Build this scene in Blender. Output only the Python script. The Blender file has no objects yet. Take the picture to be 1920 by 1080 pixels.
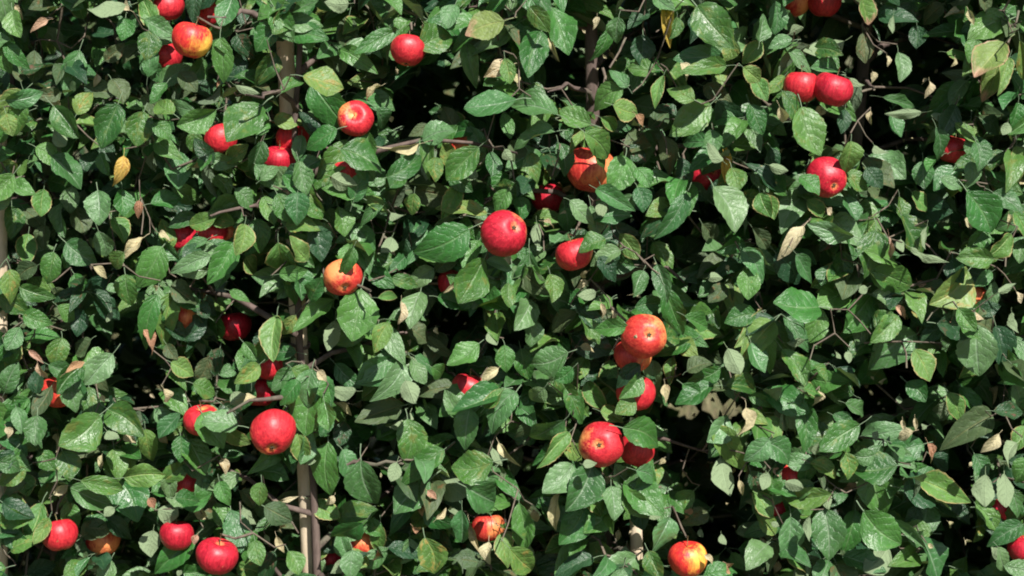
import bpy, math, random
import numpy as np
from mathutils import Vector, Matrix, Quaternion

random.seed(7)
rng = np.random.default_rng(7)
S = bpy.context.scene
C = S.collection
R = math.radians
PI = math.pi

# ------------------------------------------------------------------ camera, sky, sun, exposure
PITCH = R(10.0)
CAM = Vector((0.0, -3.2, 1.6))
DIST = 3.2 / math.cos(PITCH)
cd = bpy.data.cameras.new('camera')
cam = bpy.data.objects.new('camera', cd)
C.objects.link(cam)
cam.location = CAM
cam.rotation_euler = (R(90) - PITCH, 0, 0)
cd.sensor_width = 36.0
cd.lens = 36.0 * DIST / 1.92
cd.clip_start = 0.05
cd.clip_end = 500
cd.dof.use_dof = True
cd.dof.focus_distance = 3.27
cd.dof.aperture_fstop = 3.4
S.camera = cam

SUN_EL, SUN_AZ = R(47), R(24)          # azimuth measured from straight behind the camera towards the right
TO_SUN = Vector((math.sin(SUN_AZ) * math.cos(SUN_EL), -math.cos(SUN_AZ) * math.cos(SUN_EL), math.sin(SUN_EL)))
world = bpy.data.worlds.new('World')
S.world = world
world.use_nodes = True
wn, wl = world.node_tree.nodes, world.node_tree.links
wn.clear()
wo = wn.new('ShaderNodeOutputWorld')
wb = wn.new('ShaderNodeBackground')
sky = wn.new('ShaderNodeTexSky')
sky.sky_type = 'NISHITA'
sky.sun_disc = False
sky.sun_elevation = SUN_EL
sky.sun_rotation = math.atan2(TO_SUN.x, TO_SUN.y)
wb.inputs['Strength'].default_value = 0.05
wl.new(sky.outputs[0], wb.inputs[0])
wl.new(wb.outputs[0], wo.inputs[0])
sd = bpy.data.lights.new('sun', 'SUN')
sd.energy = 5.0
sd.angle = R(0.5)
sd.color = (1.0, 0.95, 0.88)
sun = bpy.data.objects.new('sun', sd)
C.objects.link(sun)
sun.location = (3, -3, 6)
sun.rotation_euler = TO_SUN.to_track_quat('Z', 'Y').to_euler()
S.view_settings.view_transform = 'Standard'
S.view_settings.look = 'None'
S.view_settings.gamma = 1.0
S.view_settings.exposure = 0.86
S.view_settings.use_curve_mapping = False
S.render.engine = 'CYCLES'
S.cycles.max_bounces = 6
S.cycles.diffuse_bounces = 2
S.cycles.glossy_bounces = 2
S.cycles.transmission_bounces = 4
S.cycles.filter_width = 1.9

CR, CU, CF = Vector((1, 0, 0)), Vector((0, math.sin(PITCH), math.cos(PITCH))), Vector((0, math.cos(PITCH), -math.sin(PITCH)))

def at(px, py, y=0.0):
    """the point of the hedge that stands at depth y on the line of sight of a photo pixel"""
    d = CF + CR * ((px - 960) / 1000 / DIST) + CU * ((540 - py) / 1000 / DIST)
    return CAM + d * ((y - CAM.y) / d.y)

def scale_at(p):
    """metres per photo pixel at point p"""
    return (p - CAM).dot(CF) / DIST / 1000.0

# ------------------------------------------------------------------ node helpers and materials
def mat(name):
    m = bpy.data.materials.new(name)
    m.use_nodes = True
    n, l = m.node_tree.nodes, m.node_tree.links
    n.clear()
    return m, n, l

def mathn(n, l, op, a, b=None, c=None, clamp=False):
    q = n.new('ShaderNodeMath'); q.operation = op; q.use_clamp = clamp
    for i, v in enumerate((a, b, c)):
        if v is None: continue
        if isinstance(v, (int, float)): q.inputs[i].default_value = v
        else: l.new(v, q.inputs[i])
    return q.outputs[0]

def mixc(n, l, f, a, b, mode='MIX'):
    q = n.new('ShaderNodeMix'); q.data_type = 'RGBA'; q.blend_type = mode
    for s, v in ((q.inputs[0], f), (q.inputs[6], a), (q.inputs[7], b)):
        if isinstance(v, (int, float)): s.default_value = v
        elif isinstance(v, tuple): s.default_value = (*v, 1)
        else: l.new(v, s)
    return q.outputs[2]

def ramp(n, l, f, stops):
    q = n.new('ShaderNodeValToRGB')
    e = q.color_ramp.elements
    while len(e) < len(stops): e.new(0.5)
    for i, (p, c) in enumerate(stops):
        e[i].position = p; e[i].color = (*c, 1) if isinstance(c, tuple) else (c, c, c, 1)
    l.new(f, q.inputs[0])
    return q.outputs[0]

def noise(n, l, vec, scale, detail=3, rough=0.5, dim='3D'):
    q = n.new('ShaderNodeTexNoise'); q.noise_dimensions = dim
    q.inputs['Scale'].default_value = scale; q.inputs['Detail'].default_value = detail; q.inputs['Roughness'].default_value = rough
    if vec is not None: l.new(vec, q.inputs['Vector'])
    return q.outputs[0]

def leaf_material(name, tones, back, vein, rough=0.4, trans=0.19, spots=None, edge=None, spec=0.45, tip=None):
    """waxy leaf: per-leaf tone, paler veins with relief, matt paler underside, light passing through"""
    m, n, l = mat(name)
    out = n.new('ShaderNodeOutputMaterial')
    oi = n.new('ShaderNodeObjectInfo'); ge = n.new('ShaderNodeNewGeometry')
    rnd = mathn(n, l, 'FRACT', mathn(n, l, 'ADD', mathn(n, l, 'MULTIPLY', ge.outputs['Random Per Island'], 7.31), mathn(n, l, 'MULTIPLY', oi.outputs['Random'], 5.77)))
    rnd2 = mathn(n, l, 'FRACT', mathn(n, l, 'MULTIPLY', rnd, 13.7))
    uv = n.new('ShaderNodeUVMap')
    sx = n.new('ShaderNodeSeparateXYZ'); l.new(uv.outputs[0], sx.inputs[0])
    au = mathn(n, l, 'ABSOLUTE', mathn(n, l, 'SUBTRACT', sx.outputs[0], 0.5))      # 0 at midrib, .5 at edge
    v = sx.outputs[1]
    cmb = n.new('ShaderNodeCombineXYZ')
    l.new(sx.outputs[0], cmb.inputs[0]); l.new(v, cmb.inputs[1]); l.new(mathn(n, l, 'MULTIPLY', rnd, 40), cmb.inputs[2])
    nz = noise(n, l, cmb.outputs[0], 4.0, 4, 0.6)
    nf = noise(n, l, cmb.outputs[0], 16.0, 3, 0.6)
    ns = len(tones)
    base = ramp(n, l, rnd, [(i / max(1, ns - 1), t) for i, t in enumerate(tones)])
    # side veins run forward from the midrib
    ph = mathn(n, l, 'SUBTRACT', mathn(n, l, 'MULTIPLY', v, 5.5), mathn(n, l, 'MULTIPLY', au, 3.6))
    ph = mathn(n, l, 'ADD', ph, mathn(n, l, 'MULTIPLY', nz, 1.6))
    sv = mathn(n, l, 'ABSOLUTE', mathn(n, l, 'SUBTRACT', mathn(n, l, 'FRACT', ph), 0.5))  # 0 on vein
    side = mathn(n, l, 'SUBTRACT', 1.0, mathn(n, l, 'MULTIPLY', sv, 9.0), clamp=True)
    mid = mathn(n, l, 'SUBTRACT', 1.0, mathn(n, l, 'MULTIPLY', au, 22.0), clamp=True)
    vn = mathn(n, l, 'MAXIMUM', mathn(n, l, 'MULTIPLY', side, 0.28), mid)
    col = mixc(n, l, mathn(n, l, 'MULTIPLY', vn, 0.6), base, vein)
    dark = mathn(n, l, 'MULTIPLY_ADD', nz, 0.9, 0.55)
    hsv = n.new('ShaderNodeHueSaturation')
    l.new(col, hsv.inputs['Color']); l.new(dark, hsv.inputs['Value'])
    l.new(mathn(n, l, 'MULTIPLY_ADD', rnd2, 0.03, 0.485), hsv.inputs['Hue'])
    l.new(mathn(n, l, 'MULTIPLY_ADD', nf, 0.5, 0.75), hsv.inputs['Saturation'])
    col = hsv.outputs[0]
    if spots:
        gate = mathn(n, l, 'MULTIPLY_ADD', rnd2, 0.22, 0.52)      # only some leaves are blotched
        k = mathn(n, l, 'MULTIPLY', mathn(n, l, 'SUBTRACT', nz, gate), 9.0, clamp=True)
        col = mixc(n, l, k, col, spots)
    if tip:
        k = mathn(n, l, 'MULTIPLY', mathn(n, l, 'SUBTRACT', mathn(n, l, 'ADD', mathn(n, l, 'MULTIPLY', v, 0.9), mathn(n, l, 'MULTIPLY', nz, 0.7)), 0.98), 5.0, clamp=True)
        col = mixc(n, l, k, col, mixc(n, l, nf, tip, (0.5, 0.36, 0.24)))
    if edge:
        e = mathn(n, l, 'MULTIPLY', mathn(n, l, 'SUBTRACT', mathn(n, l, 'ADD', au, mathn(n, l, 'MULTIPLY', nf, 0.14)), 0.5), 14.0, clamp=True)
        e = mathn(n, l, 'MULTIPLY', e, mathn(n, l, 'GREATER_THAN', rnd2, 0.45))
        col = mixc(n, l, e, col, edge)
    bcol = mixc(n, l, mathn(n, l, 'MULTIPLY', vn, 0.5), back, tuple(min(1, c * 1.5) for c in back))
    colf = mixc(n, l, ge.outputs['Backfacing'], col, bcol)
    bs = n.new('ShaderNodeBump'); bs.inputs['Distance'].default_value = 0.0022; bs.inputs['Strength'].default_value = 0.85
    hgt = mathn(n, l, 'ADD', mathn(n, l, 'MULTIPLY', vn, -0.7), mathn(n, l, 'ADD', mathn(n, l, 'MULTIPLY', sv, 0.4), mathn(n, l, 'ADD', mathn(n, l, 'MULTIPLY', nf, 0.35), mathn(n, l, 'MULTIPLY', nz, 1.7))))
    l.new(hgt, bs.inputs['Height'])
    p = n.new('ShaderNodeBsdfPrincipled')
    l.new(colf, p.inputs['Base Color'])
    rg = mathn(n, l, 'ADD', mathn(n, l, 'MULTIPLY_ADD', nz, 0.5, rough - 0.22), mathn(n, l, 'MULTIPLY', ge.outputs['Backfacing'], 0.35), clamp=True)
    l.new(rg, p.inputs['Roughness']); p.inputs['Specular IOR Level'].default_value = spec
    l.new(bs.outputs[0], p.inputs['Normal'])
    tr = n.new('ShaderNodeBsdfTranslucent')
    tc = mixc(n, l, 0.55, colf, (0.20, 0.34, 0.03))
    l.new(tc, tr.inputs[0]); l.new(bs.outputs[0], tr.inputs['Normal'])
    mx = n.new('ShaderNodeMixShader'); mx.inputs[0].default_value = trans
    l.new(p.outputs[0], mx.inputs[1]); l.new(tr.outputs[0], mx.inputs[2])
    l.new(mx.outputs[0], out.inputs[0])
    return m

BACK = (0.13, 0.19, 0.11)
LM = {
 'g': leaf_material('leaf_green', [(0.022, 0.090, 0.018), (0.046, 0.145, 0.028), (0.086, 0.194, 0.044)], BACK, (0.16, 0.26, 0.11), 0.38, spots=(0.11, 0.15, 0.03), spec=0.58),
 'b': leaf_material('leaf_waxy', [(0.030, 0.108, 0.030), (0.060, 0.160, 0.048), (0.112, 0.210, 0.086)], BACK, (0.24, 0.33, 0.22), 0.38, spec=0.6),
 'y': leaf_material('leaf_light', [(0.060, 0.155, 0.030), (0.090, 0.195, 0.042), (0.140, 0.235, 0.062)], BACK, (0.28, 0.34, 0.11), 0.45, spots=(0.24, 0.20, 0.05), edge=(0.36, 0.28, 0.12)),
 'o': leaf_material('leaf_olive', [(0.042, 0.080, 0.030), (0.075, 0.110, 0.045)], BACK, (0.18, 0.18, 0.08), 0.55, spots=(0.12, 0.08, 0.03)),
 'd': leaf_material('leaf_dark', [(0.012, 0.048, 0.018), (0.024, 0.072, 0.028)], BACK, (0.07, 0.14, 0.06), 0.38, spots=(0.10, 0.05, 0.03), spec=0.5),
 'p': leaf_material('leaf_underside', [(0.17, 0.24, 0.14), (0.24, 0.31, 0.18)], (0.2, 0.27, 0.15), (0.34, 0.38, 0.24), 0.6),
 'Y': leaf_material('leaf_yellow', [(0.62, 0.42, 0.07), (0.66, 0.50, 0.16)], (0.55, 0.42, 0.14), (0.7, 0.55, 0.2), 0.5, 0.3, spots=(0.42, 0.20, 0.05)),
 'c': leaf_material('leaf_cream', [(0.46, 0.40, 0.22), (0.60, 0.53, 0.34)], (0.5, 0.44, 0.28), (0.66, 0.6, 0.4), 0.6, 0.25, spots=(0.30, 0.20, 0.09)),
 't': leaf_material('leaf_tan', [(0.36, 0.20, 0.11), (0.46, 0.26, 0.15), (0.5, 0.34, 0.25)], (0.4, 0.27, 0.17), (0.5, 0.34, 0.2), 0.6, 0.2, spots=(0.20, 0.09, 0.04)),
 'r': leaf_material('leaf_russet', [(0.10, 0.19, 0.04), (0.15, 0.22, 0.06)], (0.16, 0.2, 0.09), (0.32, 0.36, 0.14), 0.5, 0.25, tip=(0.36, 0.15, 0.10), edge=(0.40, 0.24, 0.15)),
}
KINDS = list(LM)
LEAF_LABEL = {'Y': 'leaf turned yellow', 'c': 'pale cream withered leaf', 't': 'dry tan leaf', 'r': 'leaf blotched with russet brown'}

def bark_material(name, a, b, scale=60):
    m, n, l = mat(name)
    out = n.new('ShaderNodeOutputMaterial'); p = n.new('ShaderNodeBsdfPrincipled')
    tc = n.new('ShaderNodeTexCoord'); mp = n.new('ShaderNodeMapping'); mp.inputs['Scale'].default_value = (1, 1, 0.25)
    l.new(tc.outputs['Object'], mp.inputs[0])
    z = noise(n, l, mp.outputs[0], scale, 5, 0.65); z2 = noise(n, l, tc.outputs['Object'], 14, 3)
    c = mixc(n, l, ramp(n, l, z, [(0.3, 0.0), (0.7, 1.0)]), a, b)
    c = mixc(n, l, ramp(n, l, z2, [(0.55, 0.0), (0.68, 0.5)]), c, (0.13, 0.14, 0.09))
    l.new(c, p.inputs['Base Color']); p.inputs['Roughness'].default_value = 0.85
    bu = n.new('ShaderNodeBump'); bu.inputs['Distance'].default_value = 0.003; bu.inputs['Strength'].default_value = 0.8
    l.new(z, bu.inputs['Height']); l.new(bu.outputs[0], p.inputs['Normal'])
    l.new(p.outputs[0], out.inputs[0])
    return m
M_BARK = bark_material('bark', (0.045, 0.030, 0.024), (0.14, 0.10, 0.085))
M_TWIG = bark_material('twig_bark', (0.055, 0.04, 0.03), (0.17, 0.135, 0.10), 120)
M_STEM = bark_material('green_stem', (0.16, 0.15, 0.06), (0.30, 0.27, 0.12), 150)
M_STAKE = bark_material('stake_wood', (0.40, 0.31, 0.21), (0.62, 0.52, 0.38), 45)
M_CALYX = bark_material('dried_calyx', (0.05, 0.035, 0.02), (0.20, 0.15, 0.07), 200)

def apple_material(name, red, deep, yellow, amount, scatter=0.5):
    m, n, l = mat(name)
    out = n.new('ShaderNodeOutputMaterial'); p = n.new('ShaderNodeBsdfPrincipled')
    tc = n.new('ShaderNodeTexCoord'); oi = n.new('ShaderNodeObjectInfo')
    sp = n.new('ShaderNodeSeparateXYZ'); l.new(tc.outputs['Object'], sp.inputs[0])
    mp = n.new('ShaderNodeMapping'); mp.inputs['Scale'].default_value = (1, 1, 0.16)
    l.new(tc.outputs['Object'], mp.inputs[0])
    rv = n.new('ShaderNodeCombineXYZ'); l.new(mathn(n, l, 'MULTIPLY', oi.outputs['Random'], 9), rv.inputs[0])
    ad = n.new('ShaderNodeVectorMath'); l.new(mp.outputs[0], ad.inputs[0]); l.new(rv.outputs[0], ad.inputs[1])
    ad2 = n.new('ShaderNodeVectorMath'); l.new(tc.outputs['Object'], ad2.inputs[0]); l.new(rv.outputs[0], ad2.inputs[1])
    st = noise(n, l, ad.outputs[0], 7.5, 5, 0.75)          # streaks from pole to pole (unit apple)
    bl = noise(n, l, ad2.outputs[0], 1.3, 3, 0.55)
    # yellow ground colour on the side that ripened in the shade (+X of the fruit) and round both hollows
    g = mathn(n, l, 'MULTIPLY_ADD', sp.outputs[0], 0.55, amount)
    g = mathn(n, l, 'ADD', g, mathn(n, l, 'MULTIPLY_ADD', bl, 1.3, -0.62))
    g = mathn(n, l, 'ADD', g, mathn(n, l, 'MULTIPLY_ADD', st, 0.9, -0.45))
    rr = mathn(n, l, 'SQRT', mathn(n, l, 'ADD', mathn(n, l, 'POWER', sp.outputs[0], 2.0), mathn(n, l, 'POWER', sp.outputs[1], 2.0)))
    pole = mathn(n, l, 'SUBTRACT', 1.0, mathn(n, l, 'MULTIPLY', rr, 2.6), clamp=True)
    g = mathn(n, l, 'ADD', g, mathn(n, l, 'MULTIPLY', pole, 0.75))
    k = ramp(n, l, g, [(0.30, 0.0), (0.72, 1.0)])
    rc = mixc(n, l, ramp(n, l, st, [(0.42, 0.0), (0.58, 1.0)]), deep, red)
    c = mixc(n, l, k, rc, yellow)
    vo = n.new('ShaderNodeTexVoronoi'); vo.inputs['Scale'].default_value = 9.0; l.new(tc.outputs['Object'], vo.inputs['Vector'])
    dot = ramp(n, l, vo.outputs['Distance'], [(0.05, 1.0), (0.11, 0.0)])
    c = mixc(n, l, mathn(n, l, 'MULTIPLY', dot, 0.45), c, (0.75, 0.52, 0.32))
    sc = noise(n, l, ad2.outputs[0], 4.2, 4, 0.6)
    c = mixc(n, l, ramp(n, l, sc, [(0.66, 0.0), (0.72, 0.75)]), c, (0.30, 0.15, 0.07))
    l.new(c, p.inputs['Base Color'])
    l.new(mathn(n, l, 'MULTIPLY_ADD', bl, 0.3, 0.36), p.inputs['Roughness'])
    p.inputs['Specular IOR Level'].default_value = 0.42
    p.inputs['Coat Weight'].default_value = 0.12; p.inputs['Coat Roughness'].default_value = 0.35
    bu = n.new('ShaderNodeBump'); bu.inputs['Distance'].default_value = 0.02; bu.inputs['Strength'].default_value = 0.18
    l.new(bl, bu.inputs['Height']); l.new(bu.outputs[0], p.inputs['Normal'])
    l.new(p.outputs[0], out.inputs[0])
    return m
AM = {
 'crimson': apple_material('apple_crimson', (0.50, 0.014, 0.034), (0.29, 0.004, 0.016), (0.74, 0.24, 0.09), -0.02),
 'red':     apple_material('apple_red', (0.55, 0.024, 0.034), (0.34, 0.008, 0.018), (0.78, 0.30, 0.09), 0.04),
 'orange':  apple_material('apple_orange', (0.58, 0.052, 0.036), (0.40, 0.018, 0.018), (0.74, 0.24, 0.08), 0.10),
 'two':     apple_material('apple_bicolour', (0.66, 0.045, 0.026), (0.48, 0.012, 0.020), (0.84, 0.46, 0.07), 0.02),
}

# ------------------------------------------------------------------ mesh helpers
def mesh_from(name, V, F, mats=(), uv=None, mi=None, smooth=True):
    me = bpy.data.meshes.new(name)
    V = np.asarray(V, dtype=np.float32); F = np.asarray(F, dtype=np.int32)
    k = F.shape[1]
    me.vertices.add(len(V)); me.vertices.foreach_set('co', V.ravel())
    me.loops.add(F.size); me.loops.foreach_set('vertex_index', F.ravel())
    me.polygons.add(len(F)); me.polygons.foreach_set('loop_start', np.arange(0, F.size, k, dtype=np.int32))
    me.polygons.foreach_set('loop_total', np.full(len(F), k, dtype=np.int32))
    if mi is not None: me.polygons.foreach_set('material_index', np.asarray(mi, dtype=np.int32))
    if smooth: me.polygons.foreach_set('use_smooth', np.ones(len(F), dtype=bool))
    if uv is not None:
        lay = me.uv_layers.new(name='UVMap')
        lay.data.foreach_set('uv', np.asarray(uv, dtype=np.float32)[F.ravel()].ravel())
    for m in mats: me.materials.append(m)
    me.update(calc_edges=True); me.validate()
    return me

def obj(name, me, parent=None, loc=(0, 0, 0)):
    o = bpy.data.objects.new(name, me); C.objects.link(o)
    o.parent = parent; o.location = loc
    return o

def tag(o, label=None, cat=None, group=None, kind=None):
    if label: o['label'] = label
    if cat: o['category'] = cat
    if group: o['group'] = group
    if kind: o['kind'] = kind
    return o

def tube(pts, rad, sides=6, cap=True):
    """swept tube as arrays of verts and quads"""
    pts = [Vector(p) for p in pts]
    V, F = [], []
    up = Vector((0.13, 0.31, 0.94))
    for i, p in enumerate(pts):
        t = (pts[min(i + 1, len(pts) - 1)] - pts[max(i - 1, 0)]).normalized()
        a = t.cross(up)
        if a.length < 1e-3: a = t.cross(Vector((1, 0, 0)))
        a.normalize(); b = t.cross(a)
        r = rad[i] if hasattr(rad, '__len__') else rad
        for s in range(sides):
            q = 2 * PI * s / sides
            V.append(p + (a * math.cos(q) + b * math.sin(q)) * r)
    for i in range(len(pts) - 1):
        for s in range(sides):
            s2 = (s + 1) % sides
            F.append((i * sides + s, (i + 1) * sides + s, (i + 1) * sides + s2, i * sides + s2))
    if cap:
        for e, base in ((pts[0], 0), (pts[-1], (len(pts) - 1) * sides)):
            V.append(e); c = len(V) - 1
            for s in range(0, sides, 2):
                F.append((c, base + s, base + (s + 1) % sides, base + (s + 2) % sides))
    return [tuple(v) for v in V], F

class Pile:
    """collects many small shapes for one mesh"""
    def __init__(self): self.V, self.F, self.n = [], [], 0
    def add(self, VF):
        V, F = VF
        self.V.append(np.asarray(V, dtype=np.float32)); self.F.append(np.asarray(F, dtype=np.int32) + self.n); self.n += len(V)
    def mesh(self, name, mats): return mesh_from(name, np.concatenate(self.V), np.concatenate(self.F), mats)

# ------------------------------------------------------------------ leaf shapes (unit length along +Y, face +Z, petiole reaching back)
def leaf_shape(seed, nu, nv, wide=0.62, petiole=True, dry=False):
    r = random.Random(seed)
    fold = r.choice((r.uniform(.15, .5), r.uniform(.5, 1.15))); curl = r.choice((r.uniform(-.1, .3), r.uniform(.3, .75))); wav = r.uniform(0.03, 0.11); wf = r.uniform(5, 10); ph = r.uniform(0, 6.28)
    tw = r.uniform(-0.9, 0.9); sway = r.uniform(-0.10, 0.10); peak = r.uniform(0.78, 0.98); tipc = r.uniform(-0.5, 0.15)
    if dry: fold, curl, wav, tw = r.uniform(.7, 1.3), r.uniform(.25, .7), r.uniform(.08, .16), r.uniform(-1.6, 1.6)
    V, UV, F = [], [], []
    for j in range(nv + 1):
        v = j / nv
        w = 0.5 * wide * (math.sin(PI * v ** peak) ** 0.72) * (1 - 0.14 * max(0, v - 0.72) / 0.28)
        if 0 < j < nv and nv > 8: w *= 1 + (0.03 if j % 2 else -0.025) + r.uniform(-0.02, 0.02)
        if j in (0, nv): w = 0.012
        cx = sway * math.sin(PI * v)
        for i in range(nu + 1):
            u = i / nu * 2 - 1
            x = u * w
            z = fold * abs(x) * (1 - 0.35 * abs(u))
            z += wav * math.sin(v * wf + ph + (1.4 if u > 0 else 0)) * u * u * math.sin(PI * v)
            z -= curl * v * v - tipc * 0.12 * max(0, v - 0.75) ** 2 * 16
            a = tw * (v - 0.4)
            xx = x * math.cos(a) - (z * 0.2) * math.sin(a)
            V.append((xx + cx, v, z + x * math.sin(a)))
            UV.append((i / nu, v))
    W = nu + 1
    for j in range(nv):
        for i in range(nu):
            F.append((j * W + i, j * W + i + 1, (j + 1) * W + i + 1, (j + 1) * W + i))
    if petiole:
        k = len(V); L = r.uniform(0.22, 0.34); bx = r.uniform(-0.06, 0.06)
        pts = [(0, 0.02, 0.0), (bx * .4, -L * .5, 0.012), (bx, -L, -0.03)]
        tv, tf = tube(pts, [0.012, 0.010, 0.013], 3, False)
        V += tv; UV += [(0.5, 0.02)] * len(tv); F += [tuple(q + k for q in f) for f in tf]
    V = np.array(V, dtype=np.float32); V[:, 2] += 0.0
    return V, np.array(F, dtype=np.int32), np.array(UV, dtype=np.float32)

FINE = [leaf_shape(100 + s, 6, 14) for s in range(32)]
MIDL = [leaf_shape(300 + s, 4, 6) for s in range(16)]
COARSE = [leaf_shape(500 + s, 2, 4, petiole=False) for s in range(12)]
DRY = [leaf_shape(700 + s, 4, 8, dry=True) for s in range(8)]
DRY_ME = [mesh_from('leaf', v, f, [LM['g']], uv) for v, f, uv in DRY]
FINE_ME = [mesh_from('leaf', v, f, [LM['g']], uv) for v, f, uv in FINE]

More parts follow.
